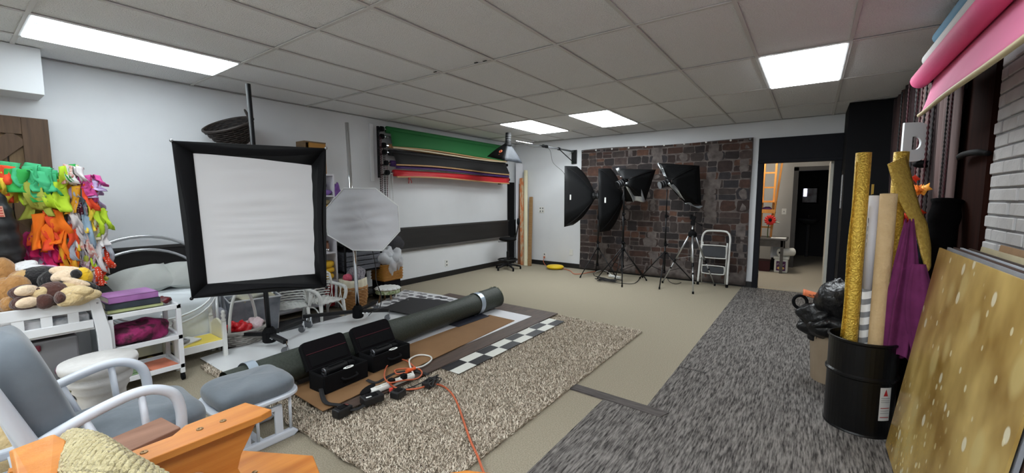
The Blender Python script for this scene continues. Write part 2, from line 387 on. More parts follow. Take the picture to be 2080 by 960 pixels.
def sbox(t, apex, ar, cor, bulge, mats, face=None, nseg=6, names='side_panel'):
    cor = [V(c) for c in cor]; n = len(cor); cen = sum(cor, Vector())/n; apex = V(apex)
    ap = [apex+(c-cen).normalized()*ar for c in cor]
    def rib(i, s): return lerp(ap[i], cor[i], s)+(cor[i]-cen).normalized()*bulge*math.sin(PI*s)
    out = []
    for i in range(n):
        j = (i+1) % n
        if mats[i] is None: out.append(None); continue
        mb = MB().grid(lambda u, v: lerp(rib(i,v), rib(j,v), u)-((rib(i,v)+rib(j,v))/2-lerp(apex,cen,v))*(.05*math.sin(PI*u)*math.sin(PI*v)), 5, nseg)
        p = build(mb, names, mats[i], t, smooth=True, solid=.004); out.append(p)
        build(Tb([rib(i,s/nseg) for s in range(nseg+1)], .005, n=6), 'rib', blk, t, smooth=True)
    if face: build(MB().add([lerp(c,apex,.05) for c in cor], [tuple(range(n))]), 'diffuser', face, t)
    return out, ap, cen
def head(t, apex, back, r=.05, ln=.22):
    apex = V(apex); d = V(back).normalized()
    h = build(MB().tube([apex-d*.02, apex+d*.02, apex+d*.03, apex+d*ln], [r*1.25, r*1.25, r, r], 16), 'flash_head', blk, t, smooth=False, bevel=.004)
    for k in range(3): build(MB().cyl(apex+d*(.07+.04*k), apex+d*(.075+.04*k), r*1.06, 16), 'vent_ring', greyp, h)
    return h
# stand A: tall softbox seen from its side, opening towards the corner
stand('light_stand', 'leftmost black light stand of the row before the stone backdrop', (-3.13,7.02), 1.47, (248,-12,118), .42, .5)
t = T('softbox', 'tall black softbox farthest left, half in front of white wall', 'softbox', (-3.3,6.95,1.0), 'black softboxes by the stone backdrop')
o, ap, cen = sbox(t, (-3.22, 7.03, 1.45), .05, [(-3.59, 6.57, 1.98),(-3.54, 6.49, 0.91),(-3.58, 6.89, 0.92),(-3.58, 7.02, 2)], .07, [sbk]*4, dif, 8)
head(t, (-3.23, 7.02, 1.45), V((-3.05, 7.09, 1.46))-V((-3.23, 7.02, 1.45)), .055, .18)
build(MB().ob((-3.45, 6.54, 1.43), (.02,.035,.09), rot(0,0,35)), 'label_tag', tagw, t)
build(MB().cyl((-3.13,7.02,1.44), (-3.13,7.02,1.52), .018, 10), 'tilt_bracket', blkm, t)
# stand B behind, second tall softbox
stand('light_stand', 'black light stand standing rearmost, behind the second light stand', (-2.69,7.12), 1.45, (270,30,160), .36, .5)
t = T('softbox', 'tall black softbox with white tag, in front of stone print left part', 'softbox', (-2.9,7.0,.9), 'black softboxes by the stone backdrop')
sbox(t, (-2.74, 7.19, 1.42), .05, [(-3.02, 6.73, 1.92),(-2.95, 6.66, 0.83),(-2.96, 7.14, 0.83),(-3.01, 7.24, 1.95)], .07, [sbk]*4, dif, 8)
head(t, (-2.74, 7.19, 1.42), V((-2.57, 7.25, 1.4))-V((-2.74, 7.19, 1.42)), .055, .18)
build(MB().ob((-2.86, 6.68, 1.38), (.02,.035,.09), rot(0,0,35)), 'label_tag', tagw, t)
# stand C in front, softbox with loose silver flap
stand('light_stand', 'foremost black light stand of the pair, one leg towards the camera', (-2.56,6.74), 1.6, (292,175,45), .46, .56)
t = T('softbox', 'black softbox with large loose silver flap, the middle one', 'softbox', (-2.5,6.8,1.35), 'black softboxes by the stone backdrop')
cr = [(-2.7, 6.77, 1.91),(-2.2, 7.26, 1.9),(-2.31, 7.12, 1.38),(-2.64, 7.07, 1.35)]
sbox(t, (-2.51, 6.7, 1.69), .06, cr, .02, [sbk,sbk,sbk,None], None, 6)
head(t, (-2.56, 6.79, 1.69), V((-2.66, 6.65, 1.62))-V((-2.56, 6.79, 1.69)), .06, .16)
def flap(pts, name='silver_flap'):
    p = [V(q) for q in pts]
    mb = MB().grid(lambda u, v: lerp(lerp(p[0],p[1],u), lerp(p[3],p[2],u), v)+V(.02*math.sin(7*u+3*v), -.03*math.sin(5*v+4*u), .02*math.sin(6*u)), 8, 12)
    build(mb, name, sil, t, smooth=True, solid=.003)
flap([(-2.55, 6.73, 1.66),(-2.41, 6.9, 1.68),(-2.3, 7.13, 1.37),(-2.48, 6.94, 1.34)]); flap([(-2.72, 6.76, 1.91),(-2.58, 6.86, 1.89),(-2.54, 6.81, 1.75),(-2.64, 6.74, 1.75)])
# stand D, right softbox
stand('light_stand', 'rightmost black light stand, next to the silver tripod', (-1.93,7.0), 1.56, (278,160,32), .5, .52)
t = T('softbox', 'black softbox farthest right with torn silver edge, above the tripod', 'softbox', (-1.8,7.05,1.3), 'black softboxes by the stone backdrop')
sbox(t, (-1.86, 6.88, 1.66), .06, [(-2.1, 7.03, 1.99),(-1.52, 7.32, 1.94),(-1.46, 7.29, 1.3),(-1.68, 7.25, 1.32)], .02, [sbk,sbk,sbk,None], None, 6)
head(t, (-1.88, 6.87, 1.66), V((-2, 6.75, 1.61))-V((-1.88, 6.87, 1.66)), .055, .15)
flap([(-1.87, 6.79, 1.64),(-1.81, 6.83, 1.64),(-1.65, 7.04, 1.39),(-1.73, 6.99, 1.42)]); flap([(-2.08, 6.92, 1.97),(-2.05, 6.94, 1.97),(-1.89, 6.85, 1.75),(-1.94, 6.81, 1.76)])
flap([(-1.67, 7.08, 1.33),(-1.45, 7.23, 1.3),(-1.45, 7.23, 1.26),(-1.66, 7.09, 1.31)])

# ---- silver camera tripod
t = T('tripod', 'silver camera tripod with black head, in front of the step ladder', 'tripod', (-1.5,6.93,0))
c = V(-1.5,6.93,0)
al = M('aluminium', (196,198,200), .3, .9)
for a in (287, 168, 52):
    a = math.radians(a); d = V(math.cos(a), math.sin(a), 0); top = c+d*.05+V(0,0,.83); f = c+d*.47+V(0,0,.015)
    l = build(Tb([top, lerp(top,f,.52)], .015, n=8), 'leg', al, t, smooth=True)
    build(Tb([lerp(top,f,.5), f], .010, n=8), 'lower_leg', al, l, smooth=True)
    build(MB().cyl(lerp(top,f,.49), lerp(top,f,.56), .019, 8), 'leg_lock', blk, l); build(MB().cyl(lerp(top,f,.66), lerp(top,f,.69), .016, 8), 'leg_lock', blk, l)
    build(MB().cyl(f-V(0,0,.015), f+V(0,0,.02), .015, 8), 'rubber_foot', blkm, l)
    build(MB().beam(c+V(0,0,.5)+d*.01, lerp(top,f,.48), .012, .006), 'brace', al, t)
build(Tb([c+V(0,0,.42), c+V(0,0,1.0)], .013, n=10), 'centre_column', al, t, smooth=True)
build(MB().lathe([(.03,.8),(.065,.82),(.065,.87),(.035,.9),(.03,.93)], c, 14), 'crown', blkm, t)
h = MB(); h.ob(c+V(0,0,1.03),(.06,.05,.07)); h.ob(c+V(.01,0,1.1),(.05,.06,.07), rot(0,20,0)); h.cyl(c+V(-.03,0,1.08), c+V(-.03,0,1.16), .02, 10)
h = build(h, 'pan_head', blkm, t, bevel=.005)
build(MB().ob(c+V(0,0,1.19),(.1,.07,.012)), 'mount_plate', blkm, h); build(Tb([c+V(.03,-.02,1.05), c+V(.15,-.1,1.0)], [.006,.011], n=8), 'pan_handle', blkm, h, smooth=True)

# ---- white step ladder folded against the backdrop
t = T('step_ladder', 'folded white two-step ladder with grey treads against the stone print', 'ladder', (-1.24,7.32,0))
lw = M('ladder_white', (226,226,222), .35)
x0, x1 = -1.46, -1.03
fr = [(x0,7.26,.02),(x0+.02,7.33,.6),(x0+.025,7.355,.78),(x0+.06,7.365,.86),(x0+.13,7.37,.885),(x1-.1,7.37,.885),(x1-.03,7.365,.86),(x1+.005,7.355,.78),(x1+.005,7.33,.6),(x1,7.26,.02)]
build(Tb(spl(fr,5), .016, n=8), 'frame', lw, t, smooth=True)
build(Tb([(x0+.04,7.33,.7),(x0+.035,7.36,.03),(x1-.04,7.36,.03),(x1-.03,7.33,.7)], .011, n=8), 'rear_frame', lw, t, smooth=True)
gt = M('tread_grey', (66,68,72), .8, bump=(90,.4,.003))
for (za, zb, i) in ((.455,.655,.035),(.195,.325,.05)):
    st = build(B(x0+i+.01, x1-i-.005, 7.285, 7.3, za+.015, zb-.015), 'step', gt, t, bevel=.006)
    ring = spl([(x0+i,7.285,za+.03),(x0+i,7.285,zb-.03),(x0+i+.03,7.285,zb),(x1-i-.03,7.285,zb),(x1-i,7.285,zb-.03),(x1-i,7.285,za+.03),(x1-i-.03,7.285,za),(x0+i+.03,7.285,za)],4,True)
    build(Tb(ring, .009, n=8, closed=True), 'step_rim', lw, st, smooth=True)
for x in (x0, x1): build(MB().cyl((x,7.26,0),(x,7.262,.05),.02,8), 'rubber_foot', blkm, t)

# ---- cables, power strip and orange lead on the floor by the stands
corange = M('cord_orange', (196,100,66), .55); cblk = M('cord_black', (24,24,25), .6); cwht = M('cord_white', (225,225,220), .5)
g = random.Random(3)
pts = [(-2.78+.28*math.cos(k*1.9+g.uniform(-.4,.4))*g.uniform(.3,1), 6.62+.17*math.sin(k*1.7+g.uniform(-.4,.4))*g.uniform(.3,1), .012+.035*g.random()) for k in range(26)]
pts = [(-3.26, 7.14, 0.01),(-3.07, 6.86, 0.01)]+pts+[(-2.51, 6.57, 0.01),(-2.32, 6.71, 0.01),(-2.45, 7.43, 0.01)]
solo('cable_tangle', 'tangled black cables on carpet below the two left softboxes', 'cable', Tb(spl(pts,7), .0055, n=6), cblk, smooth=True)
solo('black_cable', 'single black cable lying on carpet behind the tripod foot', 'cable', Tb(spl([(-2.1, 7.44, 0.4),(-2.02, 7.49, 0.05),(-1.89, 7.19, 0.008),(-1.75, 7.04, 0.008),(-1.71, 7.22, 0.008)],6), .005, n=6), cblk, smooth=True)
t = T('power_strip', 'white power strip lying among the tangled black cables', 'power strip', (-2.84, 7.09, 0))
build(MB().ob((-2.77, 6.95, 0.03), (.26,.06,.04), rot(0,0,-25)), 'body', cwht, t, bevel=.008)
build(Tb(spl([(-2.87, 7.05, 0.03),(-3.04, 7.29, 0.04),(-3.23, 7.49, 0.02),(-3.29, 7.38, 0.01),(-3.27, 7.26, 0.01)],5), .008, n=6), 'cord', cwht, t, smooth=True)
for k in range(4): build(MB().ob(V((-2.73, 6.84, 0.051))+rot(0,0,-25)@V(-.09+.055*k,0,0), (.03,.025,.003), rot(0,0,-25)), 'socket', greyp, t)
solo('extension_cord', 'thin orange extension cord running from yellow reel to the light stands', 'cord', Tb(spl([(-3.96, 7.23, 0.02),(-3.74, 7.13, 0.008),(-3.54, 6.89, 0.008),(-3.43, 6.97, 0.008),(-3.37, 7.21, 0.008),(-3.32, 7.36, 0.01)],6), .007, n=6), corange, smooth=True)
t = T('cord_reel', 'round yellow cord reel lying on the floor by the back wall', 'cord reel', (-4.12,7.2,0))
yel = M('reel_yellow', (238,200,24), .4)
build(MB().lathe([(.10,0),(.155,.015),(.175,.04),(.175,.05),(.15,.07),(.06,.082),(.0,.084)], (-4.12,7.2,0), 28, cap=False), 'drum', yel, t, smooth=True)
build(Tb(spl([(-4.28,7.24,.03),(-4.4,7.32,.02),(-4.53,7.42,.08),(-4.55,7.485,.17)],6), .006, n=6), 'cord', corange, t, smooth=True)
build(MB().ob((-4.55,7.482,.17),(.03,.02,.03)), 'plug', corange, t)

# ---- boom arm with small softbox on a wall bracket
t = T('boom_arm', 'silver boom arm reaching from a black bracket on the back wall', 'boom arm', (-3.87,7.45,2.1))
build(B(-3.93,-3.82,7.47,7.5,2.09,2.36), 'wall_bracket', blk, t, bevel=.004)
for z in (2.13,2.32): build(MB().cyl((-3.9,7.465,z),(-3.9,7.47,z),.018,10), 'bolt', chrome, t)
P0 = V(-3.88,7.46,2.33); P1 = V((-4.23, 5.98, 2.4))
build(Tb([P0, lerp(P0,P1,.5)], .017, n=10), 'outer_tube', greyp, t, smooth=True); build(Tb([lerp(P0,P1,.48), P1], .013, n=10), 'inner_tube', chrome, t, smooth=True)
for s_ in (.28,.5,.55): build(MB().cyl(lerp(P0,P1,s_-.012), lerp(P0,P1,s_+.012), .03, 10), 'clamp', blk, t)
build(Tb([(-3.88,7.46,2.12), lerp(P0,P1,.28)], .009, n=8), 'strut', blk, t, smooth=True)
build(Tb(spl([P1+V(0,0,-.02), lerp(P0,P1,.75)+V(0,0,-.05), lerp(P0,P1,.46)+V(0,0,-.03), V((-3.94, 6.77, 2.07)), V((-3.76, 6.87, 1.87)), V((-3.74, 6.92, 1.62))],6), .004, n=6), 'cable', cblk, t, smooth=True)
t = T('small_softbox', 'small downward softbox with logo hanging from the boom arm', 'softbox', (-4.36, 5.86, 2.2))
A_, B_, C_ = V((-4.68, 5.75, 2.14)), V((-4.22, 5.64, 2.04)), V((-4.15, 6.06, 2.02)); D_ = A_+C_-B_
sheen_grey = M('softbox_sheen', (50,54,60), .6, 0, bump=(9,.5,.02))  # sheen of the right-hand panel put into a lighter grey
sbox(t, (-4.31, 5.85, 2.34), .045, [A_,B_,C_,D_], .015, [sbk,sheen_grey,sbk,sbk], dif, 6)
head(t, (-4.3, 5.85, 2.33), V(0,.05,1), .05, .2)
lm = lerp(lerp(A_,B_,.6), V((-4.31, 5.85, 2.34)), .42)
nrm = (B_-A_).cross(V((-4.31, 5.85, 2.34))-A_).normalized()
if nrm.dot(lm) > 0: nrm = -nrm
Rl = nrm.to_track_quat('Z','Y').to_matrix()
build(Tb(circ(lm+nrm*.035, .026, 16, Rl), .007, n=6, closed=True), 'logo_ring', M('logo_orange', (214,120,80), .5), t)
build(MB().lathe([(.011,0),(.011,.003)], lm+nrm*.035, 12, Rl), 'logo_dot', M('logo_red', (190,60,50), .5), t)
build(MB().ob(lm+nrm*.04+V(0,0,-.05)+(B_-A_).normalized()*-.0, (.09,.012,.002), Rl), 'logo_line', M('logo_orange', (214,120,80), .5), t)

# ---- corner: board, planks, drafting stool
solo('foam_board', 'tall white foam board standing in the corner behind the planks', 'board', MB().prism([(-5.2,7.36,0),(-5.08,7.44,0),(-5.11,7.48,2.16),(-5.23,7.40,2.16)], (0,.012,0)), M('foam_white', (222,222,228), .7))
solo('black_foam_board', 'narrow black board upright in the corner beside the white foam board', 'board', MB().prism([(-5.31,7.2,0),(-5.24,7.33,0),(-5.25,7.35,1.75),(-5.31,7.2,1.75)], (.012,.006,0)), blkm)
def plank(lab, b, tp, w, d, m, cat='plank'):
    b = V(b); tp = V(tp); mb = MB().beam(b, tp, w, d, up=(0,1,0)); return solo('leaning_plank' if cat == 'plank' else 'cardboard_tube', lab, cat, mb, m, 'planks and tubes leaning in the corner', bevel=.004)
plank('narrow brown plank leaning leftmost in the corner bundle', (-5.03,7.26,.0), (-5.12,7.43,1.72), .08, .03, wood('plank_brown', (120,80,50), (98,62,38)))
o = plank('tan plank with orange stains leaning in the corner bundle', (-4.925,7.22,.0), (-5.07,7.385,1.84), .09, .03, M('plank_stained', (205,185,150), .7, n=((205,120,70), 7, .1), stretch=(4,4,1.3)))
solo('cardboard_tube', 'cream cardboard tube, the tallest leaning in the corner bundle', 'tube', MB().cyl((-4.82,7.18,.002), (-4.985,7.42,2.0), .042, 16), M('tube_cream', (218,210,180), .75), 'planks and tubes leaning in the corner', smooth=False)
plank('short tan plank leaning rightmost in the corner bundle', (-4.735,7.2,.0), (-4.86,7.44,1.44), .08, .03, wood('plank_tan', (158,124,84), (138,104,66)))
t = T('drafting_stool', 'black drafting stool with foot ring in the far corner', 'stool', (-4.86,6.6,0))
c = V(-4.86,6.6,0)
build(MB().lathe([(.0,.57),(.14,.575),(.17,.59),(.175,.61),(.16,.635),(.0,.645)], c, 24, cap=False), 'seat', blkm, t, smooth=True)
build(MB().cyl(c+V(0,0,.06), c+V(0,0,.36), .027, 14), 'lower_column', blk, t); build(MB().cyl(c+V(0,0,.36), c+V(0,0,.57), .016, 12), 'gas_lift', blk, t)
build(Tb(circ(c+V(0,0,.2), .19, 28), .014, n=8, closed=True), 'foot_ring', blk, t, smooth=True)
for k in range(4): a = k*PI/2+.4; build(Tb([c+V(0,0,.2), c+V(.19*math.cos(a),.19*math.sin(a),.2)], .008, n=6), 'ring_spoke', blk, t)
for k in range(5):
    a = k*2*PI/5+.75; d = V(math.cos(a), math.sin(a), 0)
    l = build(MB().tube([c+V(0,0,.1), c+d*.12+V(0,0,.09), c+d*.26+V(0,0,.055)], [.026,.022,.016], 8), 'base_arm', blk, t, smooth=True)
    build(MB().cyl(c+d*.255, c+d*.255+V(0,0,.05), .018, 10), 'glide', blkm, l)
build(MB().cyl(c+V(.02,-.02,.56), c+V(-.16,-.1,.55), .006, 6), 'lever', blk, t)
build(MB().beam(c+V(.12,.09,.6), c+V(.17,.13,.92), .03, .012), 'back_bar', blk, t); build(MB().blob(c+V(.165,.125,.95), (.03,.15,.075), rot(0,0,37)), 'backrest', blkm, t, smooth=True)

# ================================================================== LEFT WALL: paper roll rack
t = T('roller_bracket', 'black multi-roll wall bracket with hanging chains, near end', 'bracket', (-5.2,3.95,1.5))
build(B(XL, XL+.02, 3.8, 3.86, 1.66, 2.5), 'wall_batten', wht, t, bevel=.003)
build(B(XL, XL+.03, 3.93, 3.96, 1.72, 2.48), 'bracket_plate', blk, t)
ZR = [2.43, 2.32, 2.19, 2.09, 1.93, 1.79]; XRr = [-5.20,-5.20,-5.16,-5.15,-5.12,-5.10]
for k in range(6):
    build(MB().beam((XL+.02,3.94,ZR[k]-.03), (XRr[k]+.01,3.94,ZR[k]-.02), .03, .02), 'hook', blk, t)
    build(MB().cyl((XRr[k],3.915,ZR[k]), (XRr[k],3.955,ZR[k]), .038, 14), 'chain_wheel', blkm, t)
chm = [M('chain_wine', (74,24,34), .5), M('chain_black', (26,24,26), .5), M('chain_white', (205,205,205), .5)]
for k, (dx, y, zt, zb, m) in enumerate(((-.03,3.905,2.42,1.35,1),(.0,3.9,2.32,1.35,0),(.02,3.905,2.3,1.33,0),(.045,3.92,2.19,1.3,1),(.06,3.93,2.06,1.32,1),(.09,3.98,1.8,1.25,2),(.11,4.02,1.8,1.25,2),(.075,3.95,1.93,1.3,0))):
    n_ = int((zt-zb)/.016); pts = [(-5.2+dx, y, zt-(zt-zb)*i/n_) for i in range(n_+1)]
    build(MB().tube(pts, [(.0075 if i % 2 else .003) for i in range(n_+1)], 5), 'bead_chain', chm[m], t, smooth=True)
t = T('roller_bracket', 'black multi-roll wall bracket at the far end of the rolls', 'bracket', (-5.2,6.92,1.75))
build(B(XL, XL+.03, 6.88, 6.95, 1.7, 2.5), 'bracket_plate', blk, t)
for k in range(6):
    build(MB().beam((XL+.02,6.91,ZR[k]-.03), (XRr[k]+.01,6.91,ZR[k]-.02), .03, .02), 'hook', blk, t)
    build(MB().cyl((XRr[k],6.9,ZR[k]), (XRr[k],6.97,ZR[k]), .03, 12), 'end_knob', blkm, t)
def proll(lab, k, r, m, drop=0, fwd=.05, batten=None, y0=4.02, y1=6.88, core=True, sag=.0):
    x, z = XRr[k], ZR[k]
    q = T('paper_roll', lab, 'paper roll', (x,(y0+y1)/2,z-r), 'paper rolls on the left wall rack')
    build(MB().tube([(x,y0+(y1-y0)*i/12,z-sag*math.sin(PI*i/12)) for i in range(13)], r, 20), 'roll', m, q, smooth=True)
    build(MB().cyl((x,y0-.06,z),(x,y0,z),.016,10), 'core_end', chrome, q); build(MB().cyl((x,y1,z),(x,y1+.03,z),.02,10), 'core_end', blkm, q)
    if drop:
        def f(u, v): return (x+r*.9+fwd*math.sin(v*1.5)+.012*math.sin(9*u)*v, y0+.02+(y1-y0-.04)*u, z-drop*v+(.02*math.sin(5*u))*v-sag*math.sin(PI*u))
        build(MB().grid(f, 24, 6), 'hanging_sheet', m, q, smooth=True, solid=.002)
        if batten: build(MB().tube([V(f(i/12,1))+V(.004,0,0) for i in range(13)], .012, 6), 'batten', batten, q)
    return q
bat = M('batten_wood', (190,150,104), .6)
proll('green paper roll at the top of the left wall rack', 0, .052, M('paper_green', (28,108,52), .75), .26, .05, bat)
proll('thin clear grey film roll under the green roll', 1, .022, M('film_grey', (120,120,118), .35), .10, .04, None, 4.02, 4.35)
q = proll('kraft brown and white paper roll between green and black sheets', 2, .030, M('paper_kraft', (170,130,88), .8), .03, .05, M('batten_cream', (214,200,170), .6), sag=.03)
proll('black paper roll with wide hanging black sheet on left rack', 3, .045, M('paper_black', (26,24,25), .8), .185, .09, bat)
proll('purple paper roll just above the red one', 4, .045, M('paper_purple', (62,28,92), .7), .08, .05, None, 4.02, 6.9)
q = proll('bright red paper roll, lowest on the left wall rack', 5, .05, M('paper_red', (196,26,36), .6), .06, .0, bat, 4.05, 6.92)
cl = MB(); cl.ob((-5.045,4.3,1.715),(.02,.03,.03)); cl.tube(spl([(-5.04,4.29,1.71),(-5.03,4.28,1.67),(-5.03,4.27,1.64)],4),.006,6); cl.tube(spl([(-5.04,4.31,1.71),(-5.03,4.33,1.67),(-5.03,4.33,1.645)],4),.006,6)
build(cl, 'red_clip', M('clip_red', (170,40,44), .5), q)
# ================================================================== ROLLING STANDS WITH LARGE SOFTBOXES
def caster(t, c, n=1, m=None):
    for k in range(n):
        q = V(c)+V(.05*k,.03*k,.0215)
        w = build(MB().lathe([(.012,-.013),(.032,-.011),(.034,0),(.032,.011),(.012,.013)], q+V(0,0,.034), 16, rot(90,0,40)), 'caster_wheel', M('caster_rubber', (92,94,98), .6), t)
        build(MB().beam(q+V(.0,0,.03)+V(.012,.012,0), q+V(.01,.01,.085), .01, .035), 'caster_fork', chrome, w); build(MB().cyl(q+V(.01,.01,.075), q+V(.01,.01,.12), .012, 8), 'caster_stem', chrome, w)
def rollstand(lab, hub, top, ends, polem, r=.02):
    t = T('rolling_stand', lab, 'rolling stand', (hub[0],hub[1],0), 'rolling studio stands')
    h = V(hub)
    build(Tb([h, V(top)], r, n=14), 'pole', polem, t, smooth=True)
    build(MB().lathe([(.05,-.05),(.06,-.04),(.06,.05),(.035,.09)], h, 14), 'hub', blkm, t)
    for e in ends:
        e = V(e); s_ = V(h.x,h.y,.145); d = (V(e.x,e.y,0)-V(h.x,h.y,0)).normalized()
        a = build(MB().beam(s_+d*.03, V(e.x,e.y,.14), .04, .035), 'base_arm', blk, t, bevel=.003)
        for k in (.06,.1): build(MB().cyl(s_+d*k+V(0,0,-.02)+d.cross(V(0,0,1))*.018, s_+d*k+V(0,0,-.02)+d.cross(V(0,0,1))*.026, .009, 8), 'bolt', chrome, a)
        caster(t, V(e.x,e.y,0)-d*.02)
    return t
rollstand('black rolling stand holding the big square softbox', (-4.07,1.75,.12), (-4.15,1.72,2.43), [(-3.74,1.74,0),(-4.45,1.5,0),(-4.25,2.16,0)], blk, .021)
# big softbox: panel with black skirt
t = T('big_softbox', 'large square softbox with grey diffuser and black border, in front', 'softbox', (-3.85,1.62,.6))
oc = [V((-4.16, 1.14, 1.87)), V((-3.56, 2.09, 1.86)), V((-3.49, 2, 0.62)), V((-3.96, 1.14, 0.62))]
ic = [V((-4.09, 1.24, 1.79)), V((-3.64, 2.03, 1.77)), V((-3.55, 1.96, 0.67)), V((-3.94, 1.23, 0.72))]
cen = sum(oc, Vector())/4
nb = (oc[1]-oc[0]).cross(oc[3]-oc[0]).normalized()
if nb.dot(cen) < 0: nb = -nb          # points away from the room, behind the cloth
ic = [p+nb*.05 for p in ic]
skirt = M('softbox_border', (14,14,17), .8, bump=(12,.3,.01), spec=.2)
for i in range(4):
    j = (i+1) % 4
    def f(u, v, i=i, j=j):
        p = lerp(lerp(oc[i],oc[j],u), lerp(ic[i],ic[j],u), v)
        return p+(cen-p).normalized()*(.035*math.sin(PI*u)*(1-v))+nb*(-.012*math.sin(PI*v))
    build(MB().grid(f, 14, 5), 'border_panel', skirt, t, smooth=True, solid=.006)
def wr_(u, v):
    p = lerp(lerp(ic[0],ic[1],u), lerp(ic[3],ic[2],u), v)
    w = .006*math.sin(38*v+3*math.sin(3*u)+2*math.sin(7*v))*(.3+.7*u)+.0035*math.sin(83*v+6*u+3*math.sin(11*v))*math.sin(PI*u)
    return p+nb*(w*math.sin(PI*v)**.5*math.sin(PI*u)**.5+.02*math.sin(PI*u)*math.sin(PI*v))
build(MB().grid(wr_, 24, 60), 'diffuser', M('diffuser_grey', (208,207,209), .85), t, smooth=True)
apx = cen+nb*.22; apx = V(apx.x, apx.y, 1.25)
for i in range(4):
    j = (i+1) % 4
    build(MB().grid(lambda u, v: lerp(lerp(oc[i],oc[j],u), apx+(lerp(oc[i],oc[j],u)-cen).normalized()*.08, v)+nb*(.06*math.sin(PI*v)), 8, 6), 'rear_panel', sbk, t, smooth=True, solid=.004)
    build(Tb([oc[i], lerp(oc[i],ic[i],1)], .006, n=6), 'corner_rod', blk, t); build(MB().blob(oc[i],(.014,.014,.014),nu=8,nv=6), 'corner_tip', steel if i in (0,1) else blk, t, smooth=True)
build(MB().cyl(apx-nb*.02, apx+nb*.16, .07, 18), 'flash_head', blk, t, bevel=.004)
# octagonal softbox on chrome stand
rollstand('chrome-poled rolling stand holding the grey octagon softbox', (-4.10,2.71,.12), (-4.20,2.72,2.24), [(-3.86,2.95,0),(-4.40,2.24,0),(-4.32,3.12,0)], chrome, .02)
caster(bpy.data.objects['rolling_stand.001'], (-4.33,2.27,0))
t = T('octagon_softbox', 'grey octagon softbox with white edge, between shelf and paper rolls', 'softbox', (-4.1,2.8,.8))
oc = [V((-4.15, 2.62, 1.52)),V((-3.85, 2.81, 1.52)),V((-3.64, 2.94, 1.33)),V((-3.61, 2.93, 1.06)),V((-3.75, 2.8, 0.85)),V((-4.03, 2.63, 0.85)),V((-4.29, 2.5, 1.01)),V((-4.33, 2.5, 1.29))]
cen = sum(oc, Vector())/8; nb = (cen-V(0,0,1.415)); nb.z = 0; nb.normalize()
def oct_(u, v):
    a = u*8; i = int(a) % 8; p = lerp(oc[i], oc[(i+1) % 8], a-int(a))
    q = lerp(cen+nb*-.012, p, v)
    return q+nb*(.004*math.sin(2*PI*8*u)*v*(1-v)*2)
build(MB().grid(lambda u, v: oct_(u, v)+nb*(.006*math.sin(26*V(oct_(u,v)).z+9*V(oct_(u,v)).y)*(1-v**4)+.004*math.sin(60*V(oct_(u,v)).z-14*V(oct_(u,v)).y)*(1-v**4)), 96, 22, cu=True), 'diffuser', M('octa_grey', (196,196,200), .7, 0, n=((208,208,212), 3, .3), bump=(5,.35,.02)), t, smooth=True)
build(Tb(oc, .007, n=6, closed=True), 'edge_piping', M('piping_white', (225,226,226), .6), t)
apx = cen+nb*.13
for i in range(8):
    j = (i+1) % 8
    build(MB().grid(lambda u, v: lerp(lerp(oc[i],oc[j],u), apx+(lerp(oc[i],oc[j],u)-cen).normalized()*.07, v)+nb*(.05*math.sin(PI*v)), 4, 5), 'rear_panel', sbk, t, smooth=True, solid=.004)
build(Tb(spl([V((-3.88, 2.77, 0.84)), V((-3.89, 2.81, 0.66)), V((-3.87, 2.8, 0.5)), V((-3.86, 2.85, 0.33)), V((-3.83, 2.8, 0.2)), V((-3.89, 2.75, 0.16)), V((-4.22, 2.93, 0.02))],6), .005, n=6), 'power_cable', cblk, t, smooth=True)

# ================================================================== SHELVES AND BASKETS ALONG THE LEFT WALL
shw = M('shelf_white', (218,216,222), .5)
def bookcase(lab, y0, y1, zs, x0=-5.29, x1=-4.93, H=1.715):
    t = T('bookcase', lab, 'shelf', ((x0+x1)/2,(y0+y1)/2,0))
    build(B(x0,x1,y0,y0+.02,0,H), 'side_panel', shw, t, bevel=.002); build(B(x0,x1,y1-.02,y1,0,H), 'side_panel', shw, t, bevel=.002)
    build(B(x0,x0+.01,y0,y1,0,H), 'back_panel', shw, t); build(B(x0,x1,y0+.02,y1-.02,H-.02,H), 'top', shw, t)
    for z in zs: build(B(x0+.01,x1-.003,y0+.02,y1-.02,z-.018,z), 'shelf', shw, t)
bookcase('tall white bookcase beside the big softbox, baskets and box on top', 1.78, 2.99, (.08,.37,.73,1.0,1.22,1.45))
t = T('wooden_box', 'open wooden box on top of the tall white bookcase', 'box', (-5.08,2.8,1.715))
wo = wood('box_wood_tan', (122,98,66), (98,76,50), 3, (3,3,20)); wi = wood('box_wood_gold', (178,128,52), (158,108,40), 3, (3,3,14))
build(B(-5.12,-4.93,2.62,2.64,1.715,2.08), 'side_board', wo, t); build(B(-5.12,-4.93,2.87,2.89,1.715,2.08), 'side_board', wi, t)
build(B(-5.12,-4.93,2.64,2.87,1.715,1.735), 'base_board', wi, t); build(B(-5.12,-5.10,2.64,2.87,1.735,2.08), 'back_board', wi, t); build(B(-4.95,-4.93,2.68,2.87,1.735,2.08), 'front_board', wi, t); build(B(-5.12,-4.925,2.62,2.89,2.08,2.095), 'top_board', wo, t)
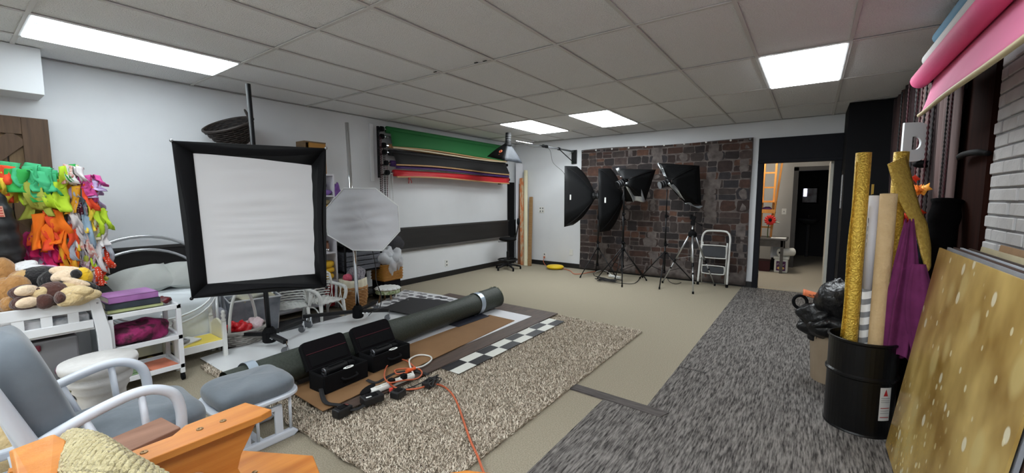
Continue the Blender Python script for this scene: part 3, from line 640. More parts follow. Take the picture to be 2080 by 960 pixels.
# wicker weave helper: woven basket wall with uprights and wavy weavers
def wicker(name, m, t, c, prof, n=26, rows=9, amp=.006, rr=.007, R=None, ell=1.0, parts=True):
    c = V(c); R = R or I3; z0, z1 = prof[0][1], prof[-1][1]
    def rad(z):
        for (ra, za), (rb, zb) in zip(prof, prof[1:]):
            if za <= z <= zb: return ra+(rb-ra)*(z-za)/(zb-za)
        return prof[-1][0]
    w = MB()
    for k in range(rows):
        z = z0+(z1-z0)*(k+.5)/rows; r = rad(z); m_ = n*4
        w.tube([c+R@V((r+amp*math.sin(n/2*2*PI*i/m_+k*PI))*math.cos(2*PI*i/m_), ell*(r+amp*math.sin(n/2*2*PI*i/m_+k*PI))*math.sin(2*PI*i/m_), z) for i in range(m_)], rr*1.25, 5, closed=True)
    build(w, name, m, t, smooth=True)
    u = MB()
    for k in range(n):
        a = 2*PI*k/n; u.tube([c+R@V(rad(z0+(z1-z0)*i/4)*math.cos(a), ell*rad(z0+(z1-z0)*i/4)*math.sin(a), z0+(z1-z0)*i/4) for i in range(5)], rr*.8, 4)
    build(u, 'uprights', m, t); r1 = prof[-1][0]
    build(Tb([c+R@V(r1*math.cos(2*PI*i/36), ell*r1*math.sin(2*PI*i/36), z1) for i in range(36)], rr*1.9, n=6, closed=True), 'rim', m, t, smooth=True)
    build(MB().lathe([(prof[0][0],z0),(prof[0][0],z0+.008)], c, 24, R) if ell == 1 else MB().add([c+R@V(prof[0][0]*math.cos(2*PI*i/24), ell*prof[0][0]*math.sin(2*PI*i/24), z0) for i in range(24)], [tuple(range(24))]), 'base', m, t)
wkd = M('wicker_dark', (34,27,25), .6, n=((54,45,40), 20, .25)); wkt = M('wicker_tan', (176,128,74), .65, n=((148,100,54), 18, .25)); wkw = M('wicker_white', (222,222,218), .55); wkg = M('wicker_grey', (170,166,160), .7, n=((140,136,130), 20, .25))
wkh = M('wicker_honey', (176,122,44), .6, n=((150,98,30), 18, .25))
t = T('flat_basket', 'tan flat wicker basket under the dark tilted basket', 'basket', (-5.08,2.02,1.715)); wicker('weave', wkt, t, (-5.08,2.02,1.72), [(.2,0),(.23,.23)], 24, 8, .006, .008)
t = T('dark_basket', 'dark brown wicker basket tipped sideways on top of the bookcase', 'basket', (-5.02,1.92,1.95))
Rk = rot(26,12,0)
wicker('weave', wkd, t, (-5.02,1.95,1.985), [(.10,0),(.17,.08),(.235,.22)], 26, 10, .006, .007, Rk)
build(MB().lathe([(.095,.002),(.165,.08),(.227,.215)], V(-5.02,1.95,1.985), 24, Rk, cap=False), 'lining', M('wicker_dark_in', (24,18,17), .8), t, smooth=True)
build(Tb(spl([V(-5.02,1.95,1.985)+Rk@V(.0,.2+.0*k,.2) for k in (0,)]+[V(-5.02,1.95,1.985)+Rk@V(*p) for p in ((.02,.21,.27),(.06,.19,.32),(.11,.17,.31),(.15,.16,.21))],5), .009, n=6), 'handle', wkd, t, smooth=True)
# things on the shelves
fab = {}
def cloth(name, lab, cat, c, r, m, seed, noise=.16, R=None, **k):
    return solo(name, lab, cat, MB().blob(c, r, R, 22, 14, noise, seed, .8), m, smooth=True, **k)
lil = M('fabric_lilac', (150,118,190), .85, n=((120,84,160), 12, .25), bump=(20,.6,.02)); pur = M('fabric_violet', (104,62,136), .85, n=((132,92,166), 16, .2), bump=(25,.8,.02))
ytl = M('fabric_yellow', (206,160,30), .85, bump=(16,.6,.02))
t = T('cloth_doll', 'small dark-haired doll in lilac on the top shelf of bookcase', 'doll', (-5.03,2.86,1.45))
build(MB().blob((-5.02,2.87,1.57),(.055,.055,.06),noise=.04,seed=1), 'head', M('doll_hair', (48,22,26), .8, n=((84,40,44), 20, .2)), t, smooth=True)
build(MB().blob((-5.01,2.88,1.485),(.09,.1,.04),noise=.12,seed=2), 'dress', lil, t, smooth=True)
cloth('violet_boa', 'crumpled violet fabric hanging on the side of the bookcase', 'fabric', (-4.97,3.04,1.46), (.06,.05,.13), pur, 4, .2)
t = T('tin_box', 'yellow tin on the second shelf of the bookcase', 'tin', (-5.05,2.9,1.22)); build(B(-5.12,-4.97,2.83,2.95,1.22,1.33), 'body', M('tin_yellow', (190,146,40), .5), t, bevel=.006); build(B(-5.1,-4.965,2.85,2.9,1.24,1.31), 'picture', M('tin_red', (120,50,40), .5), t)
cloth('beige_hat', 'beige cloth hat lying on the yellow tin', 'hat', (-5.05,2.89,1.365), (.07,.08,.034), M('hat_beige', (178,164,128), .85), 6, .05)
for k, (y, c_, lab) in enumerate(((2.84,(206,200,190),'white jar with lid standing on the shelf with silver cups'),(2.9,(150,104,80),'brown jar standing on the shelf with silver cups'))):
    t = T('jar', lab, 'jar', (-5.02,y,.73)); build(MB().lathe([(.0,0),(.028,0),(.032,.02),(.032,.1),(.022,.12)], (-5.02,y,.73), 16), 'body', M('jar_%d' % k, c_, .4), t, smooth=True); build(MB().cyl((-5.02,y,.85),(-5.02,y,.87),.026,14), 'lid', M('jar_lid', (110,70,50), .5), t)
for k in range(2): solo('silver_cup', ('small silver cup at the shelf edge, nearer the softbox','small silver cup at the shelf edge, nearer the side panel')[k], 'cup', MB().lathe([(.016,0),(.024,.02),(.026,.045),(.022,.045),(.019,.02)], (-4.96,2.8+.07*k,.73), 16, cap=False), chrome, smooth=True)
t = T('yellow_blanket', 'folded mustard yellow blanket on the lower bookcase shelf', 'blanket', (-5.03,2.87,.37))
for k in range(3): build(MB().blob((-5.03,2.86,.42+.075*k),(.12,.1,.042),rot(4*k,0,10*k),noise=.04,seed=k,e=.7), 'fold', ytl, t, smooth=True)
solo('red_folder', 'red folder standing by the foot of the bookcase', 'folder', MB().prism([(-4.9,2.78,.05),(-4.9,2.9,.05),(-4.91,2.91,.33),(-4.91,2.79,.33)],(.02,0,0)), M('folder_red', (150,22,34), .5))
# black rack and grey washed crates
t = T('wire_rack', 'black rack behind the tall lined laundry basket', 'rack', (-5.1,3.3,0))
for (x, y) in ((-5.28,3.06),(-5.28,3.62),(-4.9,3.06),(-4.9,3.62)): build(B(x,x+.02,y,y+.02,0,.95), 'post', blk, t)
for z in (.1,.44,.8): build(B(-5.28,-4.88,3.06,3.64,z-.015,z), 'shelf', blk, t)
build(B(-5.27,-5.24,3.08,3.62,.45,.78), 'rear_panel', blkm, t)
def crate(lab, x0, x1, y0, y1, z0, z1, n, m, name='slatted_crate'):
    t = T(name, lab, 'crate', ((x0+x1)/2,(y0+y1)/2,z0)); h = (z1-z0)/n
    for k in range(n):
        a, b = z0+h*k+.006, z0+h*(k+1)-.006
        build(B(x1-.014,x1,y0,y1,a,b), 'slat', m, t, bevel=.002); build(B(x0,x0+.014,y0,y1,a,b), 'slat', m, t, bevel=.002)
        build(B(x0+.014,x1-.014,y0,y0+.014,a,b), 'slat', m, t, bevel=.002); build(B(x0+.014,x1-.014,y1-.014,y1,a,b), 'slat', m, t, bevel=.002)
    build(B(x0,x1,y0,y1,z0,z0+.006), 'base', m, t)
    for (x, y) in ((x0+.014,y0+.014),(x1-.04,y0+.014),(x0+.014,y1-.04),(x1-.04,y1-.04)): build(B(x,x+.026,y,y+.026,z0,z1), 'corner_post', m, t)
gw = wood('grey_washed_wood', (112,114,122), (72,74,80), 4, (8,1,14), .7)
crate('grey washed slatted crate on the black rack', -5.22,-4.87,3.08,3.60,.455,.71,4,gw)
cloth('green_cloth', 'dark green cloth stuffed on top of the black rack', 'fabric', (-5.05,3.25,.865), (.14,.16,.06), M('fabric_green', (26,92,58), .8, bump=(14,.6,.02)), 9)
# tall laundry basket with liner
t = T('laundry_basket', 'round tan wicker basket with cream liner beside the bookcase', 'basket', (-4.70,3.05,0))
wicker('weave', wkt, t, (-4.70,3.05,.01), [(.135,0),(.165,.15),(.165,.28)], 28, 14, .006, .009)
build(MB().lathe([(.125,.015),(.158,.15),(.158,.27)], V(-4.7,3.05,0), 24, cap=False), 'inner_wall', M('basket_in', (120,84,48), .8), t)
build(MB().grid(lambda u, v: V(-4.7,3.05,.26+.14*v)+V((.172-.008*v+.004*math.sin(14*u*2*PI))*math.cos(2*PI*u), (.172-.008*v+.004*math.sin(14*u*2*PI))*math.sin(2*PI*u), .008*math.sin(6*u*PI)), 80, 5, cu=True), 'cloth_liner', M('liner_cream', (218,210,186), .85, bump=(40,.3,.004)), t, smooth=True, solid=.005)
cloth('pink_yarn_ball', 'pink yarn ball on top of the lined laundry basket', 'yarn', (-4.72,2.99,.41), (.055,.055,.05), M('yarn_pink', (222,104,128), .9, n=((200,80,104), 30, .2), bump=(60,.8,.01)), 5, .04)
cloth('grey_fur', 'shaggy grey fur heaped in the lined laundry basket', 'fur', (-4.74,3.12,.42), (.11,.1,.1), M('fur_grey', (112,108,118), .95, n=((196,190,196), 24, .2), bump=(40,1.,.03), stretch=(3,3,.6)), 6, .12)
# honey wicker box with white tulle
t = T('wicker_box', 'honey wicker box with white tulle, on rack end past the crates', 'basket', (-4.93,3.72,.25))
w = MB()
for k in range(11):
    z = .27+.02*k; m_ = 40; pts = []
    for (xa, ya, xb, yb) in ((-5.08,3.6,-4.8,3.6),(-4.8,3.6,-4.8,3.92),(-4.8,3.92,-5.08,3.92),(-5.08,3.92,-5.08,3.6)):
        for i in range(10): pts.append((xa+(xb-xa)*i/10+.003*(1 if (i+k) % 2 else -1), ya+(yb-ya)*i/10+.003*(1 if (i+k) % 2 else -1), z))
    w.tube(pts, .011, 5, closed=True)
build(w, 'weave', wkh, t, smooth=True); build(B(-5.08,-4.8,3.6,3.92,.25,.262), 'base', wkh, t); build(B(-5.07,-4.81,3.61,3.91,.27,.47), 'inner_wall', wkh, t)
solo('box_stand', 'dark low stand carrying the honey wicker box', 'stand', B(-5.1,-4.82,3.62,3.9,0,.249), blkm)
tul = M('tulle_white', (226,228,232), .9, alpha=.62, bump=(12,.6,.02))
t = T('white_tulle', 'crumpled white tulle heaped over the honey wicker box', 'fabric', (-4.92,3.74,.48))
for k, (dx, dy, dz, r_) in enumerate(((0,-.06,.06,(.16,.13,.09)),(.04,.1,.08,(.13,.13,.09)),(.1,.02,-.05,(.06,.1,.13)),(.12,.12,0,(.06,.08,.1)),(.02,0,.13,(.1,.12,.06)))): build(MB().blob((-4.92+dx,3.74+dy,.5+dz), r_, rot(9*k,0,20*k), 20, 12, .17, 30+k), 'tulle_fold', tul, t, smooth=True)
solo('grey_netting', 'dark grey netting bunched against the wall above the tulle', 'fabric', MB().blob((-5.1,3.98,.72),(.12,.2,.12),rot(20,0,0),20,12,.16,8), M('netting_grey', (70,70,76), .9, alpha=.7, bump=(20,.8,.02)), smooth=True)
# little round stool with doily
t = T('round_stool', 'small round wooden stool with white doily and green fringe', 'stool', (-4.66,3.55,0))
lg = wood('stool_wood', (168,138,104), (140,110,80), 4, (6,6,1))
build(MB().lathe([(.0,.17),(.15,.17),(.155,.185),(.15,.2),(.0,.2)], (-4.66,3.55,0), 24), 'seat', lg, t)
build(MB().grid(lambda u, v: V(-4.66,3.55,.204)+V((.0+(.17+.012*math.cos(14*2*PI*u))*v)*math.cos(2*PI*u),(.17+.012*math.cos(14*2*PI*u))*v*math.sin(2*PI*u),-.018*max(0,v-.85)/.15), 84, 7, cu=True), 'doily', M('doily_white', (228,230,226), .8, bump=(60,.6,.006)), t, smooth=True, solid=.003)
build(MB().grid(lambda u, v: V(-4.66,3.55,.175-.05*v)+V((.155+.006*math.sin(20*2*PI*u))*math.cos(2*PI*u),(.155+.006*math.sin(20*2*PI*u))*math.sin(2*PI*u),0), 80, 4, cu=True), 'fringe', M('fringe_green', (120,142,84), .9, n=((206,210,180), 30, .15)), t, smooth=True, solid=.003)
for k in range(4):
    a = PI/4+k*PI/2+.5; build(Tb([(-4.66+.09*math.cos(a),3.55+.09*math.sin(a),.17),(-4.66+.125*math.cos(a),3.55+.125*math.sin(a),0)], .013, n=8), 'leg', lg, t, smooth=True)
build(MB().ob((-4.52,3.58,.11),(.004,.03,.06),rot(0,8,20)), 'price_tag', tagw, t)
# white wicker doll chairs
def wchair(lab, c, rz, s=1.):
    t = T('wicker_chair', lab, 'chair', (c[0],c[1],0), 'small white wicker chairs'); R = rot(0,0,rz); c = V(c[0],c[1],0)
    def P(x, y, z): return c+R@(V(x,y,z)*s)
    sl = MB()
    for k in range(9): sl.tube([P(-.14+.28*i/8, -.13+.26*k/8, .2+.004*(1 if (i+k) % 2 else -1)) for i in range(9)], .011, 5)
    build(sl, 'seat', wkw, t, smooth=True)
    bk = MB()
    for k in range(10):
        z = .21+.028*k; w_ = .15+.012*math.sin(k*.35); bk.tube([P(-w_*math.cos(PI*i/14), .1+.06*math.sin(PI*i/14), z+.003*(1 if (i+k) % 2 else -1)) for i in range(15)], .010, 5)
    build(bk, 'backrest', wkw, t, smooth=True); build(Tb([P(-.16,.06,.34),P(-.17,.11,.45),P(-.1,.16,.52),P(0,.17,.535),P(.1,.16,.52),P(.17,.11,.45),P(.16,.06,.34)], .016, n=8), 'back_rim', wkw, t, smooth=True)
    for sx in (-1, 1):
        ar = build(Tb(spl([P(sx*.16,.1,.36),P(sx*.18,0,.345),P(sx*.18,-.1,.33),P(sx*.17,-.14,.28),P(sx*.155,-.13,.2)],5), .018*s, n=8), 'arm', wkw, t, smooth=True)
        sd = MB()
        for k in range(7): sd.tube([P(sx*.16,-.11+.2*k/6,.2), P(sx*.172,-.11+.2*k/6+(.03 if k % 2 else -.03),.335)], .006, 4)
        build(sd, 'side_lattice', wkw, ar)
        for sy in (-1, 1): build(Tb([P(sx*.14,sy*.12,.2),P(sx*.155,sy*.14,.0)], [.02*s,.013*s], n=8), 'leg', wkw, t, smooth=True)
        build(Tb(spl([P(sx*.148,-.13,.05),P(sx*.148,-.07,.13),P(sx*.148,0,.155),P(sx*.148,.07,.13),P(sx*.148,.13,.05)],4), .008, n=6), 'apron_arch', wkw, t, smooth=True)
wchair('small white wicker chair behind the softbox pole, nearer the crate', (-4.70,2.27), 70, 1.05)
wchair('small white wicker chair tipped against the bookcase foot', (-4.60,2.60), 100, 1.1)
# grey metal crate and white handled basket with red cloth
gz = M('galvanised', (158,162,170), .6, 0, n=((112,116,124), 9, .22), bump=(12,.3,.01))
t = T('grey_bin', 'large grey marbled storage bin behind the white handled basket', 'bin', (-4.72,1.78,0))
R = rot(0,0,-12); c = V(-4.76,1.90,0)
def gb(u, v): 
    a = [(-1,-1),(1,-1),(1,1),(-1,1)]; k = int(u*4) % 4; f_ = u*4-int(u*4); p = V(a[k][0],a[k][1],0).lerp(V(a[(k+1) % 4][0],a[(k+1) % 4][1],0), f_)
    return c+R@V(p.x*(.14+.03*v), p.y*(.19+.04*v), .02+.36*v)
build(MB().grid(gb, 32, 6, cu=True), 'body', gz, t, solid=.006); build(MB().ob(c+V(0,0,.025),(.27,.37,.01),R), 'base', gz, t)
build(Tb([c+R@V(.172,-.232,.38), c+R@V(.172,.232,.38), c+R@V(-.172,.232,.38), c+R@V(-.172,-.232,.38)], .009, n=6, closed=True), 'rim', M('rim_white', (206,208,210), .5), t)
cloth('folded_linens', 'pale folded linens stacked beside the white bed', 'linen', (-4.84,1.60,.16), (.11,.085,.14), M('linen_pale', (196,198,204), .85, n=((170,166,178), 8, .25), bump=(10,.6,.02)), 12, .08)
cloth('grey_towel', 'grey and pale cloth piled in the grey bin', 'fabric', (-4.76,1.90,.37), (.13,.17,.06), M('towel_grey', (150,156,164), .85, n=((190,182,150), 6, .2), bump=(14,.7,.02)), 14, .14)
t = T('handled_basket', 'low white wicker basket with tall handle, behind stand base', 'basket', (-4.45,1.68,0))
wicker('weave', wkg, t, (-4.45,1.68,.024), [(.14,0),(.165,.06),(.18,.13)], 26, 6, .007, .009, rot(0,0,20), 1.25)
build(Tb(spl([V(-4.45,1.68,0)+rot(0,0,30)@V(*p) for p in ((.0,-.18,.12),(.0,-.16,.3),(.0,-.1,.47),(.0,0,.53),(.0,.1,.47),(.0,.16,.3),(.0,.18,.12))],6), .014, n=8), 'handle', wkw, t, smooth=True)
cloth('red_satin', 'bright red satin cloth in the white handled basket', 'fabric', (-4.43,1.63,.16), (.1,.08,.06), M('satin_red', (206,18,30), .35, bump=(9,.8,.03)), 15, .22)
cloth('pale_lace', 'pale pink lace bundled beside the red satin', 'fabric', (-4.42,1.77,.17), (.07,.07,.06), M('lace_pale', (222,200,204), .85, bump=(24,.8,.02)), 16, .18)
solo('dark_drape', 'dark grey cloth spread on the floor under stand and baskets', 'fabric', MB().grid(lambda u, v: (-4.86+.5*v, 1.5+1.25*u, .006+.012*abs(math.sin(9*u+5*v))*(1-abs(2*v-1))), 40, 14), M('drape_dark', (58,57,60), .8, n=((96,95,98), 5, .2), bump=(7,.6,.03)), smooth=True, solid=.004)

# ================================================================== FLOOR COVERINGS
rg = T('shag_rug', 'large beige shag rug lying in the middle of the floor', 'rug', (-2.7,2.73,0))
rugm = M('rug_pile', (150,138,122), .95, n=((200,188,170), 90, .2), bump=(120,1.,.02), spec=.1)
build(B(-4.08,-1.385,1.2,4.275,.002,.016), 'rug_backing', rugm, rg)
G = np.random.default_rng(5); N = 62000
X = G.uniform(-2.62,-1.38,N); Y = 1.19+3.09*G.random(N)**1.35
ex = 6000; X = np.concatenate([X, G.uniform(-4.08,-2.6,ex)]); Y = np.concatenate([Y, G.uniform(1.19,1.5,ex)]); N += ex
keep = (X > -3.6) | (Y < 1.25); X = X[keep]; Y = Y[keep]; N = len(X)
Y = np.clip(Y+.008*np.sin(X*23), 1.185, 4.28)
a = G.uniform(0,2*PI,N); L = G.uniform(.006,.017,N); lean = G.uniform(.004,.02,N); w_ = .0034
b0 = np.stack([X-w_*np.sin(a), Y+w_*np.cos(a), np.full(N,.014)],1); b1 = np.stack([X+w_*np.sin(a), Y-w_*np.cos(a), np.full(N,.014)],1)
t0 = np.stack([X+lean*np.cos(a)+.6*w_*np.sin(a), Y+lean*np.sin(a)-.6*w_*np.cos(a), .014+L],1); t1 = np.stack([X+lean*np.cos(a)-.6*w_*np.sin(a), Y+lean*np.sin(a)+.6*w_*np.cos(a), .014+L],1)
vv = np.stack([b0,b1,t0,t1],1).reshape(-1,3)-np.array(OFF[rg.name])
me = bpy.data.meshes.new('pile'); me.vertices.add(4*N); me.vertices.foreach_set('co', vv.ravel()); me.loops.add(4*N); me.loops.foreach_set('vertex_index', np.arange(4*N,dtype=np.int32))
me.polygons.add(N); me.polygons.foreach_set('loop_start', np.arange(0,4*N,4,dtype=np.int32)); me.polygons.foreach_set('material_index', G.choice(4,N,p=[.35,.3,.2,.15]).astype(np.int32))
for i, c_ in enumerate(((206,193,176),(182,169,152),(232,222,205),(124,112,98))): me.materials.append(M('rug_tuft_%d' % i, c_, .95, spec=.1))
me.update(calc_edges=True); me.validate()
o = bpy.data.objects.new('pile', me); COL.objects.link(o); o.parent = rg; o['kind'] = 'stuff'; OFF[o.name] = OFF[rg.name]
# checkered mat
ck = bpy.data.materials.new('checker_print'); ck.use_nodes = True; nt = ck.node_tree; b_ = nt.nodes['Principled BSDF']; b_.inputs['Roughness'].default_value = .4
tc = nt.nodes.new('ShaderNodeTexCoord'); mp = nt.nodes.new('ShaderNodeMapping'); cx = nt.nodes.new('ShaderNodeTexChecker'); nt.links.new(tc.outputs['Object'], mp.inputs[0]); nt.links.new(mp.outputs[0], cx.inputs[0]); nt.links.new(cx.outputs[0], b_.inputs['Base Color'])
cx.inputs['Scale'].default_value = 1; mp.inputs['Scale'].default_value = (10,1/.2165,1); mp.inputs['Location'].default_value = (0,0,.5); cx.inputs['Color1'].default_value = lin((222,222,214))+(1,); cx.inputs['Color2'].default_value = lin((28,28,34))+(1,)
cm = MB().prism([(-2.19-.8,2.32,.033),(-2.19,2.32,.033),(-2.19,4.05,.033),(-2.19-.8,4.05,.033)], (0,0,.0025))
o = solo('checkered_mat', 'black and white checkered mat peeking out from under the boards', 'mat', cm, ck)
def slab(name, lab, cat, pts, z, th, m, **k): return solo(name, lab, cat, MB().prism([(x,y,z) for x, y in pts], (0,0,th)), m, **k)
bw = M('dark_plank_print', (62,50,46), .55, n=((92,74,64), 5, .25), stretch=(6,1,1), bump=(20,.2,.004))
slab('dark_plank_mat', 'dark brown plank-print floor mat under the white and kraft boards', 'mat', [(-3.45,1.5),(-2.385,1.5),(-2.40,4.27),(-4.2,4.28),(-4.18,3.55),(-3.45,3.55)], .037, .006, bw)
slab('white_board', 'white board bordering the kraft board at its far end', 'board', [(-3.35,2.05),(-2.58,2.05),(-2.575,3.96),(-3.3,3.97)], .044, .004, M('board_white', (222,222,226), .5))
slab('kraft_board', 'long kraft brown board lying beside the green roll', 'board', [(-2.98,1.38),(-2.48,1.36),(-2.63,3.70),(-3.0,3.71)], .049, .005, M('kraft_board', (126,92,58), .8, n=((142,106,70), 3, .3)))
slab('white_sheet', 'large glossy white sheet under both rolling stands', 'sheet', [(-4.28,1.26),(-3.64,1.26),(-3.46,1.9),(-3.46,3.53),(-4.46,3.3),(-4.42,2.0)], .018, .003, M('sheet_gloss_white', (226,228,230), .25))
slab('tan_board', 'tan board edge showing between white sheet and green roll', 'board', [(-3.49,1.6),(-3.2,1.6),(-3.2,3.6),(-3.52,3.6)], .0475, .004, cardb)
slab('pebble_mat', 'white mat printed with dark grey pebbles, at the far left end', 'mat', [(-4.42,3.1),(-3.8,3.5),(-3.55,4.05),(-4.2,4.1),(-4.88,4.02)], .0478, .003, M('pebble_white', (214,214,216), .5))
g = random.Random(9); pbm = [M('pebble_a', (96,94,100), .5), M('pebble_b', (62,61,68), .5), M('pebble_c', (132,130,134), .5)]
for i in range(9):
    for j in range(7):
        x, y = -4.8+.13*i+g.uniform(-.02,.02), 3.2+.13*j+g.uniform(-.02,.02)
        if x < -4.40-(y-3.1)*.45 or x > -3.85+(y-3.4)*.3 or y > 4.0: continue
        r = g.uniform(.035,.055); pp = [(x+r*1.25*math.cos(q*PI/5)*g.uniform(.85,1.1), y+r*math.sin(q*PI/5)*g.uniform(.85,1.1), .0512) for q in range(10)]
        build(MB().add(pp, [tuple(range(10))]), 'pebble_print', g.choice(pbm), bpy.data.objects['pebble_mat'])
slab('black_mat', 'black mat lying beside the far end of the green roll', 'mat', [(-4.26,3.14),(-3.45,3.2),(-3.4,3.8),(-3.88,3.9),(-4.43,3.74)], .052, .003, M('mat_black', (32,32,36), .6))
solo('mat_stud', 'small silver stud lying on the black mat', 'stud', MB().blob((-4.33,3.62,.058),(.012,.012,.006),nu=8,nv=5), steel, smooth=True)
slab('slate_sheet', 'slate blue sheet tucked under the far end of the green roll', 'sheet', [(-3.2,3.15),(-2.97,3.15),(-2.96,3.66),(-3.2,3.7)], .0545, .003, M('slate_sheet', (46,48,60), .6))
# dark green roll of turf
t = T('turf_roll', 'long dark green roll with shiny tape, lying across the boards', 'roll', (-3.13,2.5,.055))
tg = M('turf_backing', (40,46,40), .6, n=((58,64,56), 60, .25), bump=(80,.5,.006)); tgr = M('turf_grass', (52,70,34), .9, n=((80,96,46), 60, .2))
def rl(u, v):
    y = 1.02+3.0*v; x = -3.03-.12*v; r = .112+.012*v+.006*math.sin(7*v)+.004*math.sin(2*PI*u*3+9*v)
    return V(x,y,.055+.125)+V(r*math.cos(2*PI*u), 0, r*math.sin(2*PI*u)*(.96 if math.sin(2*PI*u) < 0 else 1))
build(MB().grid(rl, 32, 30, cu=True), 'outer_layer', tg, t, smooth=True)
sp = [V(-3.15,4.015,.18)+V(r*math.cos(a_),0,r*math.sin(a_)) for k in range(60) for r, a_ in ((.12-.1*k/60, k*.45),)]
build(Tb(sp, .010, n=5), 'rolled_end', tgr, t, smooth=True); build(MB().add([V(-3.15,4.0,.18)+V(.12*math.cos(2*PI*k/24),0,.12*math.sin(2*PI*k/24)) for k in range(24)], [tuple(range(24))]), 'end_core', M('turf_dark', (22,26,20), .9), t)
g = random.Random(2); mb = MB()
for k in range(160):
    a_ = g.uniform(.3,2.9); y = 3.72+.3*g.random() if k % 3 else 4.01; p = V(-3.15,y,.18)+V(.126*math.cos(a_),0,.126*math.sin(a_)); d = V(.02*math.cos(a_)+g.uniform(-.01,.01),g.uniform(-.01,.02),.02*math.sin(a_))
    if y > 4: mb.add([p+V(0,-.004,0),p+V(0,.004,0),p+d], [(0,1,2)])
build(mb, 'turf_fringe', tgr, t)['kind'] = 'stuff'
tp = M('tape_silver', (176,190,204), .3, .3)
for (y, w2) in ((3.62,.035),(1.15,.03)): build(MB().grid(lambda u, v: V(-3.03-.12*(y-1.02)/3,y-w2+2*w2*v,.18)+V(.131*math.cos(2*PI*u),.02*math.sin(2*PI*u),.131*math.sin(2*PI*u)*(.95 if math.sin(2*PI*u) < 0 else 1)), 32, 3, cu=True), 'tape_band', tp, t, smooth=True)
# ---- two open flash cases
cas = M('case_fabric', (14,14,16), .9, bump=(30,.4,.005), spec=.15); cin = M('case_lining', (20,17,20), .95, spec=.1); wine = M('case_piping', (82,22,34), .8)
def case(lab, c, L, W, H_, yaw, strap=None):
    t = T('flash_case', lab, 'case', (c[0],c[1],.055), 'open flash cases'); R = rot(0,0,yaw); c = V(c[0],c[1],.055)
    def P(x, y, z): return c+R@V(x,y,z)
    th = .014
    for (x0,x1,y0,y1) in ((W/2-th,W/2,-L/2,L/2),(-W/2,-W/2+th,-L/2,L/2),(-W/2+th,W/2-th,-L/2,-L/2+th),(-W/2+th,W/2-th,L/2-th,L/2)):
        build(MB().ob(P((x0+x1)/2,(y0+y1)/2,H_/2), (x1-x0,y1-y0,H_), R), 'case_wall', cas, t, bevel=.006)
    build(MB().ob(P(0,0,.006), (W-.01,L-.01,.012), R), 'case_floor', cin, t); build(MB().ob(P(0,0,H_*.4), (W-.03,L-.03,H_*.55), R), 'foam_insert', cin, t, bevel=.01)
    rim = [P(sx*(W/2-.006),sy*(L/2-.006),H_) for sx, sy in ((1,-1),(1,1),(-1,1),(-1,-1))]; build(Tb(rim, .007, n=6, closed=True), 'zip_edge', blkm, t)
    # lid leaning back against the roll
    e = V(-.50,0,.87).normalized(); n_ = V(.87,0,.5)
    def Lp(s_, y, d=0): q = e*s_+n_*d; return P(-W/2+q.x, y, H_+q.z)
    LH = .21; rc = .04; out = []
    for (s_, y, a0) in ((LH-rc,L/2-rc,0),(LH-rc,-L/2+rc,PI/2)):
        for k in range(5): a_ = a0+PI/8*k; out.append((s_+rc*math.cos(a_), y+rc*math.sin(a_) if a0 == 0 else y+rc*math.sin(a_)*1))
    out = [(0,L/2)]+[(LH-rc+rc*math.sin(PI/2*k/4), L/2-rc+rc*math.cos(PI/2*k/4)) for k in range(5)]+[(LH-rc+rc*math.cos(PI/2*k/4), -L/2+rc-rc*math.sin(PI/2*k/4)) for k in range(5)]+[(0,-L/2)]
    ld = build(MB().prism([Lp(s_,y,0) for s_, y in out], (Lp(0,0,-.04)-Lp(0,0,0))), 'lid', cas, t, bevel=.006)
    build(MB().prism([Lp(s_*.9+.01,y*.93,.004) for s_, y in out], (Lp(0,0,-.006)-Lp(0,0,0))), 'lid_lining', cin, ld)
    build(Tb([Lp(LH*.55,-L*.45,.006), Lp(LH*.55,L*.45,.006)], .0022, n=5), 'lid_piping', wine, ld); build(MB().prism([Lp(.02,-L*.42,.006),Lp(LH*.5,-L*.42,.006),Lp(LH*.5,L*.42,.006),Lp(.02,L*.42,.006)], (Lp(0,0,.004)-Lp(0,0,0))), 'lid_pocket', cas, ld, bevel=.003)
    build(Tb(spl([P(W/2+.004,-.05,H_*.62),P(W/2+.03,-.04,H_*.55),P(W/2+.035,.0,H_*.52),P(W/2+.03,.06,H_*.55),P(W/2+.004,.07,H_*.62)],5), .008, n=8), 'carry_handle', blkm, t, smooth=True)
    # flash head lying in the foam
    f = T('flash_unit', 'black flash head lying in the '+('case nearer the armchair' if strap else 'case farther from the armchair'), 'flash', P(0,0,H_*.8), 'flash heads in the cases')
    z = H_*.95
    build(MB().tube([P(-.005,-.12,z),P(-.005,-.105,z),P(-.005,-.095,z),P(-.005,.06,z)], [.034,.034,.028,.028], 18), 'body', blk, f, bevel=.003)
    build(MB().lathe([(.033,0),(.028,.004),(.0,.004)], P(-.005,-.121,z), 18, R@rot(90,0,0), cap=False), 'reflector', M('reflector', (150,152,158), .2, .9), f)
    for k in range(3): a_ = 2*PI*k/3+.4; build(MB().ob(P(-.005+.016*math.cos(a_),-.128,z+.016*math.sin(a_)), (.012,.006,.012), R), 'lamp_clip', chrome, f)
    build(MB().ob(P(-.005,-.02,z+.03), (.02,.12,.012), R), 'top_rail', blkm, f, bevel=.003); build(MB().ob(P(-.01,.1,z-.01), (.05,.05,.05), R), 'tail', blkm, f, bevel=.008)
    lb = build(MB().prism([P(W/2-.012+.0,0,0)+R@V(0,.02+.042*math.cos(2*PI*k/20),H_+.004+0*k)+R@V(.018*math.sin(2*PI*k/20),0,.0) for k in range(20)], (0,0,.003)), 'oval_badge', tagw, t)
    build(Tb([P(W/2-.012,-.0,H_+.008),P(W/2-.012,.04,H_+.008)], .003, n=5), 'badge_mark', blk, lb)
    return t, P
t1, P1_ = case('open black flash case nearest the grey footstool', (-2.77,1.66), .36, .19, .125, 3, True)
